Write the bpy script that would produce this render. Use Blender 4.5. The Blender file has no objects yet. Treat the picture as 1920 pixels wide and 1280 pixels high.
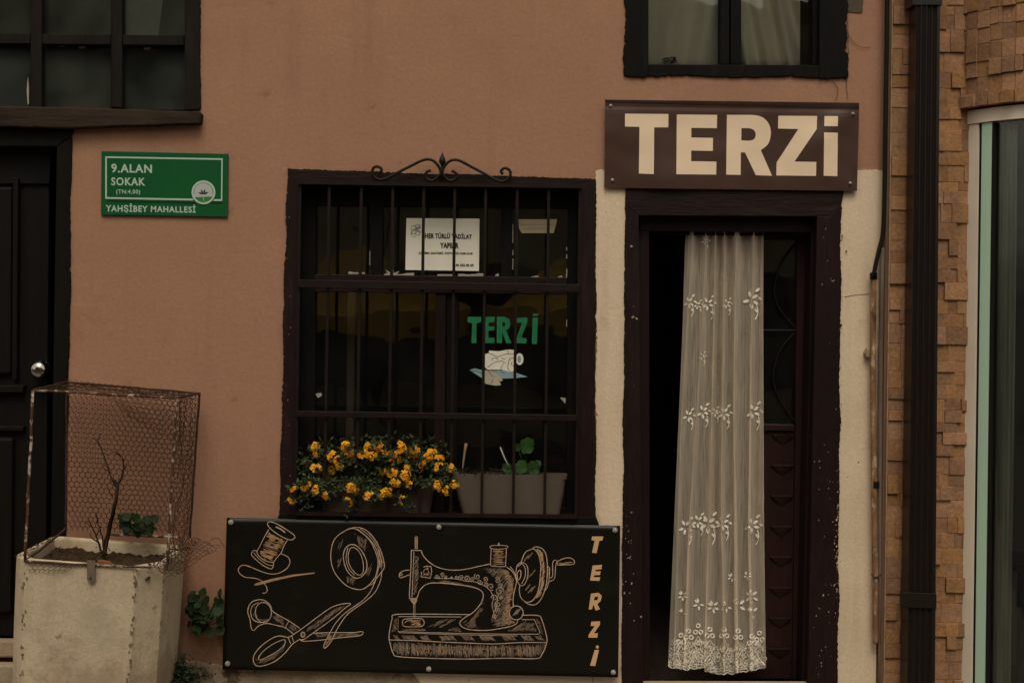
import bpy, bmesh, math, random
from mathutils import Vector, Matrix
from mathutils import noise as mnoise
rad = math.radians
RND = random.Random(11)
sc = bpy.context.scene
COL = sc.collection

# ------------------------------------------------------------------ camera
CAM = Vector((0.0, -5.2, 1.67)); ROLL = rad(0.72); DIST = 5.2; PPM = 440.0; PX0, PY0 = 960.0, 560.0
cd = bpy.data.cameras.new('camera'); cam = bpy.data.objects.new('camera', cd); COL.objects.link(cam)
cd.sensor_width = 36.0; cd.lens = 36.0 * DIST / (1920 / PPM); cd.shift_y = -(640 - PY0) / 1920
cd.clip_start = 0.05; cd.clip_end = 400
M3 = Matrix.Rotation(rad(90), 3, 'X') @ Matrix.Rotation(ROLL, 3, 'Z')
cam.matrix_world = Matrix.Translation(CAM) @ M3.to_4x4()
sc.camera = cam

# ------------------------------------------------------------------ light: overcast
SUN_EL, SUN_AZ = 58.0, 180.0
w = bpy.data.worlds.new('World'); sc.world = w; w.use_nodes = True
nt = w.node_tree; nt.nodes.clear()
o_ = nt.nodes.new('ShaderNodeOutputWorld'); bg = nt.nodes.new('ShaderNodeBackground')
sky = nt.nodes.new('ShaderNodeTexSky'); sky.sky_type = 'NISHITA'; sky.sun_disc = False
sky.sun_elevation = rad(SUN_EL); sky.sun_rotation = rad(SUN_AZ)
sky.dust_density = 4.0; sky.air_density = 1.0
hs = nt.nodes.new('ShaderNodeHueSaturation'); hs.inputs['Saturation'].default_value = 0.10
tint = nt.nodes.new('ShaderNodeMix'); tint.data_type = 'RGBA'; tint.blend_type = 'MULTIPLY'; tint.inputs[0].default_value = 1.0; tint.inputs[7].default_value = (1.06, .985, .83, 1)
nt.links.new(sky.outputs[0], hs.inputs['Color']); nt.links.new(hs.outputs[0], tint.inputs[6]); nt.links.new(tint.outputs[2], bg.inputs[0])
nt.links.new(bg.outputs[0], o_.inputs[0]); bg.inputs[1].default_value = 0.10
sl = bpy.data.lights.new('sun', 'SUN'); sl.energy = 0.8; sl.angle = rad(25); sl.color = (1.0, 0.93, 0.80)
sun = bpy.data.objects.new('sun', sl); COL.objects.link(sun)
_a, _e = rad(SUN_AZ), rad(SUN_EL)
_d = Vector((math.sin(_a) * math.cos(_e), math.cos(_a) * math.cos(_e), math.sin(_e)))
sun.rotation_euler = _d.to_track_quat('Z', 'Y').to_euler(); sun.location = (0, -6, 9)
sc.view_settings.view_transform = 'Standard'; sc.view_settings.look = 'None'
sc.view_settings.gamma = 1.0; sc.view_settings.use_curve_mapping = False
sc.view_settings.exposure = 0.10
try:
    sc.cycles.use_denoising = True; sc.cycles.max_bounces = 8; sc.cycles.transparent_max_bounces = 24
except Exception: pass

# ------------------------------------------------------------------ helpers
def P(px, py, y=0.0):
    """the point of the plane at depth y that the photograph shows at (px, py)"""
    d = M3 @ Vector(((px - PX0) / PPM, (PY0 - py) / PPM, -DIST))
    return CAM + d * ((y - CAM.y) / d.y)

def srgb(h):
    h = h.lstrip('#'); c = [int(h[i:i + 2], 16) / 255 for i in (0, 2, 4)]
    return tuple((x / 12.92 if x <= .04045 else ((x + .055) / 1.055) ** 2.4) for x in c)

class MB:
    def __init__(s): s.v = []; s.f = []
    def add(s, vs, fs):
        n = len(s.v); s.v += [Vector(p) for p in vs]; s.f += [tuple(i + n for i in f) for f in fs]; return s
    def prism(s, front, depth):
        """front: world points of the front outline; extruded straight back by depth"""
        n = len(front); b = [Vector(p) + Vector((0, depth, 0)) for p in front]
        return s.add(list(front) + b, [tuple(range(n)), tuple(reversed(range(n, 2 * n)))] + [(i, (i + 1) % n, n + (i + 1) % n, n + i) for i in range(n)])
    def pp(s, pts, y0, y1): return s.prism([P(a, b, y0) for a, b in pts], y1 - y0)
    def bx(s, x0, x1, y0, y1, z0, z1):
        v = [(x0, y0, z0), (x1, y0, z0), (x1, y1, z0), (x0, y1, z0), (x0, y0, z1), (x1, y0, z1), (x1, y1, z1), (x0, y1, z1)]
        return s.add(v, [(0, 3, 2, 1), (4, 5, 6, 7), (0, 1, 5, 4), (1, 2, 6, 5), (2, 3, 7, 6), (3, 0, 4, 7)])
    def hull8(s, v):
        return s.add(v, [(0, 3, 2, 1), (4, 5, 6, 7), (0, 1, 5, 4), (1, 2, 6, 5), (2, 3, 7, 6), (3, 0, 4, 7)])
    def tube(s, pts, r, n=6, cap=True, square=False):
        pts = [Vector(p) for p in pts]; m = len(pts)
        if m < 2: return s
        rs = r if isinstance(r, (list, tuple)) else [r] * m
        up = None; vs = []; fs = []
        for i, p in enumerate(pts):
            t = (pts[min(i + 1, m - 1)] - pts[max(i - 1, 0)])
            if t.length < 1e-9: t = Vector((0, 0, 1))
            t.normalize()
            if up is None:
                up = Vector((0, 1, 0)) if abs(t.y) < .9 else Vector((1, 0, 0))
            a = up - t * up.dot(t)
            if a.length < 1e-6: a = t.orthogonal()
            a.normalize(); up = a; b = t.cross(a)
            for k in range(n):
                an = 2 * math.pi * (k + (.5 if square else 0)) / n
                vs.append(p + (a * math.cos(an) + b * math.sin(an)) * rs[i])
        for i in range(m - 1):
            for k in range(n):
                fs.append((i * n + k, i * n + (k + 1) % n, (i + 1) * n + (k + 1) % n, (i + 1) * n + k))
        if cap: fs += [tuple(range(n)), tuple(reversed(range((m - 1) * n, m * n)))]
        return s.add(vs, fs)
    def lathe(s, c, prof, n=16, axis='Z'):
        c = Vector(c); vs = []; fs = []
        for r, h in prof:
            for k in range(n):
                a = 2 * math.pi * k / n; x, y = r * math.cos(a), r * math.sin(a)
                vs.append(c + (Vector((x, y, h)) if axis == 'Z' else Vector((x, h, y))))
        for i in range(len(prof) - 1):
            for k in range(n): fs.append((i * n + k, i * n + (k + 1) % n, (i + 1) * n + (k + 1) % n, (i + 1) * n + k))
        fs += [tuple(range(n)), tuple(range((len(prof) - 1) * n, len(prof) * n))]
        return s.add(vs, fs)

def wloc(o):
    v = Vector(o.location)
    while o.parent: o = o.parent; v += Vector(o.location)
    return v

def obj(name, mb, mat, parent=None, smooth=False, bevel=0, label=None, kind=None, recalc=True, cat=None, group=None, sub=0):
    me = bpy.data.meshes.new(name)
    off = wloc(parent) if parent else Vector((0, 0, 0))
    if not parent and cat:                                    # a thing of one mesh: origin at its foot
        xs = [p.x for p in mb.v]; ys = [p.y for p in mb.v]; zs = [p.z for p in mb.v]
        off = Vector(((min(xs) + max(xs)) / 2, (min(ys) + max(ys)) / 2, min(zs)))
    me.from_pydata([p - off for p in mb.v], [], mb.f)
    if recalc:
        bm = bmesh.new(); bm.from_mesh(me); bmesh.ops.recalc_face_normals(bm, faces=bm.faces); bm.to_mesh(me); bm.free()
    if mat: me.materials.append(mat)
    if smooth:
        for p in me.polygons: p.use_smooth = True
    o = bpy.data.objects.new(name, me); COL.objects.link(o)
    if parent: o.parent = parent
    elif cat: o.location = off
    if bevel:
        b = o.modifiers.new('bevel', 'BEVEL'); b.width = bevel; b.segments = 2; b.limit_method = 'ANGLE'; b.angle_limit = rad(35)
    if sub:
        b = o.modifiers.new('sub', 'SUBSURF'); b.levels = sub; b.render_levels = sub
    for k, v in (('label', label), ('kind', kind), ('category', cat), ('group', group)):
        if v: o[k] = v
    return o

def thing(name, label, cat, loc=(0, 0, 0), group=None):
    o = bpy.data.objects.new(name, None); COL.objects.link(o); o.location = loc; o.empty_display_size = .1
    o['label'] = label; o['category'] = cat
    if group: o['group'] = group
    return o

def cr(pts, step=6.0, closed=False):
    """Catmull-Rom through 2D points, resampled"""
    pts = [Vector((a[0], a[1])) for a in pts]; n = len(pts)
    if n < 3 and not closed: return [tuple(p) for p in pts]
    out = []
    for i in range(n if closed else n - 1):
        g = (lambda k: pts[k % n]) if closed else (lambda k: pts[max(0, min(n - 1, k))])
        p0, p1, p2, p3 = g(i - 1), g(i), g(i + 1), g(i + 2)
        m = max(2, int((p2 - p1).length / step))
        for k in range(m):
            t = k / m
            out.append(tuple(.5 * ((2 * p1) + (p2 - p0) * t + (2 * p0 - 5 * p1 + 4 * p2 - p3) * t * t + (3 * p1 - p0 - 3 * p2 + p3) * t ** 3)))
    out.append(tuple(pts[0] if closed else pts[-1]))
    return out

def ragged(pts, amp=2.5, step=6.0, seed=0.0):
    """pixel outline whose flagged edges (third value 1) wander like a hand-painted edge"""
    out = []; n = len(pts)
    for i in range(n):
        a = pts[i]; b = pts[(i + 1) % n]; out.append((a[0], a[1]))
        if len(a) > 2 and a[2]:
            L = math.hypot(b[0] - a[0], b[1] - a[1]); m = max(1, int(L / step)); nx, ny = -(b[1] - a[1]) / L, (b[0] - a[0]) / L
            for k in range(1, m):
                t = k / m; x = a[0] + (b[0] - a[0]) * t; y = a[1] + (b[1] - a[1]) * t
                d = amp * (mnoise.noise(Vector((x * .012, y * .012, seed))) * 1.3 + mnoise.noise(Vector((x * .06, y * .06, seed + 5))) * .45 + mnoise.noise(Vector((x * .27, y * .27, seed + 9))) * .6 + max(0, mnoise.noise(Vector((x * .15, y * .15, seed + 3))) - .25) * 2.0)
                out.append((x + nx * d, y + ny * d))
    return out

def decal(mb, pts, yf, eps=.0015, grid=14.0):
    """flat print in pixel space laid on the surface depth yf(px, py)"""
    bm = bmesh.new(); vs = [bm.verts.new((a, b, 0)) for a, b in pts]
    f = bm.faces.new(vs); f.normal_update(); bmesh.ops.triangulate(bm, faces=[f])
    if grid:
        for ax in (0, 1):
            lo = min(p[ax] for p in pts); hi = max(p[ax] for p in pts); k = math.ceil(lo / grid)
            while k * grid < hi:
                co = Vector((0, 0, 0)); co[ax] = k * grid; no = Vector((0, 0, 0)); no[ax] = 1
                bmesh.ops.bisect_plane(bm, geom=bm.verts[:] + bm.edges[:] + bm.faces[:], plane_co=co, plane_no=no); k += 1
    bm.verts.index_update(); bm.faces.ensure_lookup_table()
    mb.add([P(v.co.x, v.co.y, yf(v.co.x, v.co.y) - eps) for v in bm.verts], [tuple(v.index for v in f.verts) for f in bm.faces]); bm.free()

def ribbon(mb, pts, wd, yf, eps=.0015, taper=False):
    m = len(pts)
    if m < 2: return
    vs = []; fs = []
    for i, (x, y) in enumerate(pts):
        a = pts[max(0, i - 1)]; b = pts[min(m - 1, i + 1)]; dx, dy = b[0] - a[0], b[1] - a[1]; L = math.hypot(dx, dy) or 1
        h = wd / 2 * (1 if not taper else max(.25, math.sin(math.pi * (i + .6) / (m + .2))))
        h *= .85 + .3 * mnoise.noise(Vector((x * .1, y * .1, 3)))
        nx, ny = -dy / L * h, dx / L * h; yy = yf(x, y) - eps
        vs += [P(x + nx, y + ny, yy), P(x - nx, y - ny, yy)]
    for i in range(m - 1): fs.append((2 * i, 2 * i + 1, 2 * i + 3, 2 * i + 2))
    mb.add(vs, fs)

def hatch(mb, poly, ang, spacing, wd, yf, rnd, fill=.8, eps=.0016, frm=lambda p: p):
    """clipped hatching lines inside a polygon (drawing coordinates), mapped to pixels by frm"""
    c, s = math.cos(rad(ang)), math.sin(rad(ang))
    q = [(x * c + y * s, -x * s + y * c) for x, y in poly]
    v = min(p[1] for p in q) + spacing * .5; hi = max(p[1] for p in q)
    while v < hi:
        xs = []
        for i in range(len(q)):
            a, b = q[i], q[(i + 1) % len(q)]
            if (a[1] > v) != (b[1] > v): xs.append(a[0] + (b[0] - a[0]) * (v - a[1]) / (b[1] - a[1]))
        xs.sort()
        for i in range(0, len(xs) - 1, 2):
            L = xs[i + 1] - xs[i]
            if L < 4 or rnd.random() > fill + .15: continue
            a = xs[i] + L * rnd.random() * .25; b = xs[i + 1] - L * rnd.random() * .25
            segs = [(a, b)] if rnd.random() < fill else [(a, a + (b - a) * .4), (a + (b - a) * .6, b)]
            for s0, s1 in segs:
                dv = rnd.uniform(-.2, .2) * spacing
                pl = [frm((u * c - (v + dv) * s, u * s + (v + dv) * c)) for u in (s0, (s0 + s1) / 2, s1)]
                ribbon(mb, pl, wd * rnd.uniform(.6, 1.3), yf, eps, taper=True)
        v += spacing * rnd.uniform(.75, 1.25)

def text(mb, body, quad, yf, eps=.0016, bold=0.0, shear=0, space=1.0):
    """letters fitted to the pixel quad TL, TR, BR, BL"""
    cu = bpy.data.curves.new('text', 'FONT'); cu.body = body; cu.size = 1; cu.offset = bold; cu.resolution_u = 3; cu.shear = shear; cu.space_character = space
    t = bpy.data.objects.new('text', cu); COL.objects.link(t); dg = bpy.context.evaluated_depsgraph_get(); dg.update()
    me = t.evaluated_get(dg).to_mesh()
    xs = [v.co.x for v in me.vertices]; ys = [v.co.y for v in me.vertices]; x0, x1, y0, y1 = min(xs), max(xs), min(ys), max(ys)
    tl, tr, br, bl = quad; vs = []
    for v in me.vertices:
        u = (v.co.x - x0) / (x1 - x0); q = (v.co.y - y0) / (y1 - y0)
        tx = tl[0] + (tr[0] - tl[0]) * u, tl[1] + (tr[1] - tl[1]) * u; bx_ = bl[0] + (br[0] - bl[0]) * u, bl[1] + (br[1] - bl[1]) * u
        px, py = bx_[0] + (tx[0] - bx_[0]) * q, bx_[1] + (tx[1] - bx_[1]) * q
        vs.append(P(px, py, yf(px, py) - eps))
    mb.add(vs, [tuple(p.vertices) for p in me.polygons])
    bpy.data.objects.remove(t); bpy.data.curves.remove(cu)

def flat(y): return lambda a, b: y

# ------------------------------------------------------------------ materials
def mat(name, c1, c2=None, rough=.8, spec=.3, scale=6.0, stretch=(1, 1, 1), bump=0.0, bscale=80.0, fine=None, speck=None, metallic=0.0,
        rand=0.0, blotch=None, drip=None, foot=None, translucent=0.0):
    """procedural Principled: two tones by noise, optional fine grain, specks (colour, threshold, scale), blotches and bump, all on world position"""
    m = bpy.data.materials.new(name); m.use_nodes = True; t = m.node_tree; n = t.nodes; L = t.links
    b = n['Principled BSDF']; b.inputs['Roughness'].default_value = rough; b.inputs['Metallic'].default_value = metallic
    b.inputs['Specular IOR Level'].default_value = spec
    g = n.new('ShaderNodeNewGeometry'); mp = n.new('ShaderNodeMapping'); mp.inputs['Scale'].default_value = stretch
    L.new(g.outputs['Position'], mp.inputs['Vector'])
    def noise_(s, det=5, ro=.6, src=mp):
        x = n.new('ShaderNodeTexNoise'); x.inputs['Scale'].default_value = s; x.inputs['Detail'].default_value = det; x.inputs['Roughness'].default_value = ro
        L.new(src.outputs[0], x.inputs['Vector']); return x
    def ramp(src, a, b_):
        r = n.new('ShaderNodeMapRange'); r.inputs['From Min'].default_value = a; r.inputs['From Max'].default_value = b_; L.new(src, r.inputs['Value']); return r.outputs[0]
    def mix(fac, a, b_, mode='MIX'):
        x = n.new('ShaderNodeMix'); x.data_type = 'RGBA'; x.blend_type = mode; x.clamp_factor = True
        for s, v in ((0, fac), (6, a), (7, b_)):
            if hasattr(v, 'links') or isinstance(v, bpy.types.NodeSocket): L.new(v, x.inputs[s])
            else: x.inputs[s].default_value = v if s == 0 else (*v[:3], 1)
        return x.outputs[2]
    c = None
    if c2: c = mix(ramp(noise_(scale).outputs[0], .35, .65), c1, c2)
    else:
        c = mix(0.0, c1, c1)
    if fine:
        f = noise_(fine[0], 4, .7); c = mix(fine[1], c, mix(ramp(f.outputs[0], .3, .7), (.45, .45, .45), (1.5, 1.5, 1.5)), 'MULTIPLY')
    if blotch:
        for col, th, s, amt in blotch:
            f = ramp(noise_(s, 6, .65).outputs[0], th, th + .09)
            mm = n.new('ShaderNodeMath'); mm.operation = 'MULTIPLY'; L.new(f, mm.inputs[0]); mm.inputs[1].default_value = amt
            c = mix(mm.outputs[0], c, col)
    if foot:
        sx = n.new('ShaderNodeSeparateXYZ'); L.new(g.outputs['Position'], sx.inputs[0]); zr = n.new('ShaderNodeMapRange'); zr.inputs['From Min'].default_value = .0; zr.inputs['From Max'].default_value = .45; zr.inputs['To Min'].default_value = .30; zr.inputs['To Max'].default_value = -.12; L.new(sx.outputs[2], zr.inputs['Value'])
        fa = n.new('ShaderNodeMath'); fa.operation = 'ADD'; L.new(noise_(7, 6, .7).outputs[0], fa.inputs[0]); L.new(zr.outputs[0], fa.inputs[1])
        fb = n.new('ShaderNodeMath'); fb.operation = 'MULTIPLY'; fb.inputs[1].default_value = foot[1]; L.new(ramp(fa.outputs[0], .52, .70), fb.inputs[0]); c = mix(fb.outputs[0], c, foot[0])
    if drip:
        m2 = n.new('ShaderNodeMapping'); m2.inputs['Scale'].default_value = (1, 1, .07); L.new(g.outputs['Position'], m2.inputs['Vector'])
        f = noise_(9, 5, .6, m2); f2 = noise_(1.6, 3, .6)
        mm = n.new('ShaderNodeMath'); mm.operation = 'MULTIPLY'; L.new(ramp(f.outputs[0], .5, .72), mm.inputs[0]); L.new(ramp(f2.outputs[0], .42, .68), mm.inputs[1])
        m3 = n.new('ShaderNodeMath'); m3.operation = 'MULTIPLY'; L.new(mm.outputs[0], m3.inputs[0]); m3.inputs[1].default_value = drip[1]; c = mix(m3.outputs[0], c, drip[0])
    if speck:
        for col, th, s in speck:
            c = mix(ramp(noise_(s, 3, .5, g).outputs[0], th, th + .02), c, col)
    if rand:
        oi = n.new('ShaderNodeObjectInfo'); hv = n.new('ShaderNodeHueSaturation')
        r1 = n.new('ShaderNodeMapRange'); r1.inputs['To Min'].default_value = 1 - rand; r1.inputs['To Max'].default_value = 1 + rand
        L.new(oi.outputs['Random'], r1.inputs['Value']); L.new(r1.outputs[0], hv.inputs['Value'])
        mm = n.new('ShaderNodeMath'); mm.operation = 'MULTIPLY'; mm.inputs[1].default_value = 7.31; L.new(oi.outputs['Random'], mm.inputs[0])
        fr = n.new('ShaderNodeMath'); fr.operation = 'FRACT'; L.new(mm.outputs[0], fr.inputs[0])
        r2 = n.new('ShaderNodeMapRange'); r2.inputs['To Min'].default_value = 1 - rand * .35; r2.inputs['To Max'].default_value = 1 + rand * .35
        L.new(fr.outputs[0], r2.inputs['Value']); L.new(r2.outputs[0], hv.inputs['Saturation'])
        r3 = n.new('ShaderNodeMapRange'); r3.inputs['To Min'].default_value = .5 - rand * .02; r3.inputs['To Max'].default_value = .5 + rand * .02
        L.new(fr.outputs[0], r3.inputs['Value']); L.new(r3.outputs[0], hv.inputs['Hue'])
        L.new(c, hv.inputs['Color']); c = hv.outputs[0]
    L.new(c, b.inputs['Base Color'])
    if bump:
        f = noise_(bscale, 6, .65); bp = n.new('ShaderNodeBump'); bp.inputs['Strength'].default_value = bump; bp.inputs['Distance'].default_value = .004
        L.new(f.outputs[0], bp.inputs['Height']); L.new(bp.outputs[0], b.inputs['Normal'])
    if translucent:
        tr = n.new('ShaderNodeBsdfTranslucent'); L.new(c, tr.inputs[0]); ms = n.new('ShaderNodeMixShader'); ms.inputs[0].default_value = translucent
        L.new(b.outputs[0], ms.inputs[1]); L.new(tr.outputs[0], ms.inputs[2]); L.new(ms.outputs[0], n['Material Output'].inputs[0])
    return m

def sc3(c, k): return tuple(x * k for x in c)
PINK = (.412, .218, .138); CREAM = (.78, .62, .445)
M = {}
M['pink'] = mat('pink plaster', PINK, (.375, .203, .131), .92, .15, 1.3, bump=.6, bscale=38, fine=(60, .16),
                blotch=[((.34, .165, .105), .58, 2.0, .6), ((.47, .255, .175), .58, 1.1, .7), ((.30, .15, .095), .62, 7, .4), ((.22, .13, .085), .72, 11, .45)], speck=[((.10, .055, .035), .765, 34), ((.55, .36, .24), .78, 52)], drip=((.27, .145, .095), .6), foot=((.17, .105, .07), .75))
M['cream'] = mat('cream plaster', CREAM, (.71, .55, .39), .92, .15, 2.2, bump=.5, bscale=55, fine=(120, .16),
                 blotch=[((.50, .38, .26), .60, 3.5, .6), ((.36, .26, .17), .68, 11, .5)], speck=[((.14, .08, .05), .755, 34)], drip=((.46, .34, .22), .6))
M['cement'] = mat('grey cement', (.12, .095, .07), (.09, .07, .05), .95, .1, 12, bump=.5, bscale=90)
M['plinth'] = mat('worn plinth', (.40, .30, .20), (.22, .155, .10), .95, .15, 7, bump=.9, bscale=45, fine=(70, .3),
                  blotch=[((.06, .045, .03), .55, 8, .85), ((.5, .38, .27), .62, 14, .6)])
M['stone'] = mat('step stone', (.42, .32, .22), (.32, .24, .16), .9, .2, 5, bump=.5, bscale=60, fine=(60, .25))
M['maroon'] = mat('maroon painted wood', (.0185, .0078, .0070), (.0115, .0052, .0048), .55, .18, 5, (1, 1, .18), bump=.8, bscale=60, fine=(70, .6),
                  blotch=[((.034, .017, .014), .60, 9, .7)], speck=[((.22, .17, .13), .775, 40)])
M['maroonh'] = mat('maroon painted lintel wood', (.0185, .0078, .0070), (.0115, .0052, .0048), .55, .18, 5, (.18, 1, 1), bump=.8, bscale=60, fine=(70, .6),
                  blotch=[((.034, .017, .014), .60, 9, .7)], speck=[((.22, .17, .13), .785, 40)])
M['leaf'] = mat('red brown painted door leaf', (.028, .0098, .0082), (.019, .0072, .006), .45, .3, 5, (1, 1, .18), bump=.3, bscale=60, fine=(70, .5))
M['maroonchip'] = mat('chipped maroon paint', (.0185, .0078, .0070), (.0115, .0052, .0048), .55, .18, 5, (1, 1, .18), bump=.9, bscale=50, fine=(70, .6),
                  blotch=[((.034, .017, .014), .60, 9, .7)], speck=[((.46, .36, .28), .735, 26), ((.34, .23, .18), .745, 55)])
M['blackwood'] = mat('black painted wood', (.0075, .0062, .0046), (.0045, .0038, .003), .65, .12, 5, (1, 1, .2), bump=.6, bscale=60, fine=(70, .6), blotch=[((.016, .013, .010), .62, 10, .7)])
M['brownwood'] = mat('weathered brown wood', (.052, .034, .022), (.024, .016, .011), .75, .15, 10, (.12, 1, 1), bump=.9, bscale=60, fine=(60, .7),
                     blotch=[((.085, .060, .040), .58, 9, .7)])
M['darkbrown'] = mat('dark brown painted wood', (.014, .0095, .006), (.009, .0065, .0045), .7, .15, 6, (1, 1, .15), bump=.6, bscale=60, fine=(60, .6), blotch=[((.028, .02, .013), .62, 9, .6)])
M['doorwood'] = mat('dark door wood', (.0075, .006, .004), (.005, .0042, .003), .6, .15, 6, (1, 1, .1), bump=.4, bscale=50, fine=(60, .5))
M['iron'] = mat('brown painted iron', (.015, .0075, .0052), (.010, .0052, .004), .55, .2, 20, bump=.2, bscale=150)
M['wroughtiron'] = mat('dark wrought iron', (.012, .0065, .0045), None, .55, .25)
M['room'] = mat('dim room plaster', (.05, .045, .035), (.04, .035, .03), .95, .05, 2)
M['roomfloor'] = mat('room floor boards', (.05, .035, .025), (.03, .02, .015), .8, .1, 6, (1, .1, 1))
M['puttywhite'] = mat('old white paint flecks', (.42, .37, .30), None, .9, .1)
M['paper'] = mat('white paper', (.95, .90, .76), (.90, .85, .72), .85, .15, 3)
M['creamlabel'] = mat('cream label paper', (.46, .38, .24), None, .8, .15)
M['ink'] = mat('black ink', (.02, .02, .018), None, .8, .1)
M['greyink'] = mat('grey ink', (.16, .15, .13), None, .8, .1)
M['greenvinyl'] = mat('cut green vinyl', (.02, .21, .085), (.035, .25, .11), .6, .2, 30)
M['bluevinyl'] = mat('pale blue vinyl', (.30, .42, .46), None, .7, .2)
M['creamvinyl'] = mat('cream vinyl', (.52, .46, .34), None, .7, .2)
M['bannerblack'] = mat('black banner vinyl', (.0055, .0047, .0026), (.0075, .0064, .0038), .4, .28, 2, blotch=[((.014, .012, .008), .58, 6, .6)])
M['chalk'] = mat('pale print line', (.58, .41, .29), (.46, .33, .24), .7, .1, 25)
M['chalkgold'] = mat('golden print shading', (.50, .29, .14), (.36, .22, .12), .7, .1, 30)
M['chalkdim'] = mat('dim print shading', (.26, .185, .13), (.19, .135, .10), .7, .1, 30)
M['goldletter'] = mat('peach print lettering', (.66, .40, .20), None, .7, .1)
M['bannerbrown'] = mat('brown banner vinyl', (.072, .036, .025), (.062, .031, .022), .38, .35, 2, blotch=[((.085, .046, .034), .6, 5, .5)])
M['signcream'] = mat('cream print lettering', (.90, .70, .50), (.84, .65, .46), .5, .2, 2)
M['hem'] = mat('banner hem', (.042, .022, .018), None, .55, .2)
M['steel'] = mat('zinc plated steel', (.62, .58, .52), (.42, .39, .35), .3, .6, 60, metallic=.25)
M['steeldark'] = mat('tarnished steel', (.26, .23, .20), (.16, .14, .12), .35, .5, 60, metallic=.4)
M['chrome'] = mat('polished chrome', (.6, .57, .53), None, .12, .5, metallic=1.0)
M['greensign'] = mat('green enamel', (.0075, .105, .028), (.006, .085, .03), .35, .3, 4)
M['greendark'] = mat('dark green shadow print', (.003, .04, .013), None, .4, .3)
M['signwhite'] = mat('pale sign print', (.46, .60, .47), None, .5, .2)
M['logogrey'] = mat('pale grey emblem print', (.48, .50, .48), None, .5, .2)
M['logogreen'] = mat('emblem green print', (.05, .20, .05), None, .5, .2)
M['terracotta'] = mat('split stone tile', (.39, .21, .108), (.29, .15, .076), .85, .2, 9, bump=.8, bscale=60, fine=(80, .5), rand=.21,
                      blotch=[((.30, .17, .09), .6, 14, .5), ((.15, .075, .04), .63, 22, .5)], speck=[((.34, .24, .15), .77, 60)])
M['tilebed'] = mat('tile bed mortar', (.17, .09, .045), None, .95, .1)
M['trimstone'] = mat('brown corner trim', (.18, .095, .055), (.14, .075, .045), .85, .2, 5, (1, 1, .3), bump=.4, bscale=60, fine=(80, .3))
M['sliver'] = mat('pale edge bead', (.44, .32, .20), (.30, .2, .12), .8, .2, 20)
M['pipe'] = mat('dark brown drainpipe', (.0135, .0088, .0066), (.0105, .0068, .0052), .38, .45, 3, (1, 1, .2), fine=(60, .4))
M['cable'] = mat('black cable', (.008, .007, .006), None, .6, .2)
M['conduit'] = mat('rusty conduit', (.34, .18, .085), (.18, .095, .05), .85, .2, 30, (1, 1, .4), bump=.9, bscale=70,
                   blotch=[((.55, .42, .28), .54, 34, .85), ((.06, .035, .022), .58, 26, .8)])
M['greystrip'] = mat('grey mortar strip', (.22, .18, .14), (.12, .09, .065), .95, .1, 10, (1, 1, .2), bump=.4)
M['pvc'] = mat('off white window frame', (.95, .83, .68), (.86, .74, .60), .6, .25, 4)
M['mint'] = mat('mint green strip', (.58, .80, .62), (.50, .72, .55), .35, .3, 2, (1, 1, .1))
M['gasket'] = mat('black gasket', (.012, .012, .010), None, .6, .2)
M['greycurtain'] = mat('dark grey curtain', (.62, .64, .52), (.36, .38, .30), .95, .05, 40, (1, 1, .03), fine=(150, .3))
M['whitecurtain'] = mat('off white curtain', (.97, .89, .74), (.90, .82, .68), .95, .05, 5, (1, 1, .3), translucent=.05)
M['concrete'] = mat('painted concrete', (.62, .50, .35), (.52, .415, .29), .92, .15, 4, bump=.6, bscale=50, fine=(90, .2),
                    blotch=[((.45, .38, .26), .55, 5, .8), ((.44, .30, .17), .58, 3, .6), ((.22, .165, .11), .63, 17, .85), ((.33, .37, .31), .66, 8, .6), ((.18, .13, .085), .70, 38, .8)], speck=[((.14, .09, .06), .75, 28), ((.10, .07, .05), .77, 60)], drip=((.32, .245, .16), .9), foot=((.30, .22, .14), .6))
M['chipdark'] = mat('broken concrete edge', (.24, .18, .12), (.14, .10, .07), .95, .1, 40)
M['soil'] = mat('dark soil', (.035, .022, .014), (.06, .037, .022), 1, .05, 30, bump=1, bscale=60)
M['litter'] = mat('dry leaf litter', (.085, .05, .028), (.04, .025, .015), .95, .05, 30)
M['rust'] = mat('rusty wire', (.075, .035, .020), (.045, .024, .015), .85, .2, 40)
M['rustrod'] = mat('rusty rod with white flakes', (.10, .045, .025), (.06, .03, .02), .85, .2, 30, blotch=[((.50, .42, .34), .52, 26, .95)])
M['bark'] = mat('dark bark', (.040, .022, .015), (.026, .015, .011), .95, .1, 40, bump=.6)
M['leafdark'] = mat('dark green leaf', (.020, .044, .010), (.014, .030, .008), .6, .25, 30, rand=.25, translucent=.15)
M['leafgrey'] = mat('grey green leaf', (.085, .115, .050), (.052, .075, .032), .7, .2, 30, translucent=.15)
M['leafround'] = mat('fresh green leaf', (.032, .078, .016), (.026, .060, .014), .55, .25, 40, rand=.2, translucent=.15)
M['petal'] = mat('orange yellow petal', (.95, .50, .04), (.92, .42, .028), .7, .1, 90, rand=.06, translucent=.2)
M['troughdark'] = mat('dark brown plastic pot', (.060, .042, .028), (.05, .035, .024), .7, .2, 6)
M['trough'] = mat('grey brown plastic trough', (.105, .080, .060), (.090, .068, .051), .7, .2, 6)
M['stick'] = mat('pale wooden stick', (.36, .25, .15), None, .85, .1)
M['whiteplastic'] = mat('white plastic', (.55, .52, .46), None, .5, .3)
M['redpot'] = mat('dark red plastic', (.11, .012, .012), None, .5, .3)
M['card'] = mat('grey card', (.16, .15, .12), None, .9, .1)
M['greypaper'] = mat('grey paper', (.46, .48, .44), (.36, .38, .34), .9, .1, 9)
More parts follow.
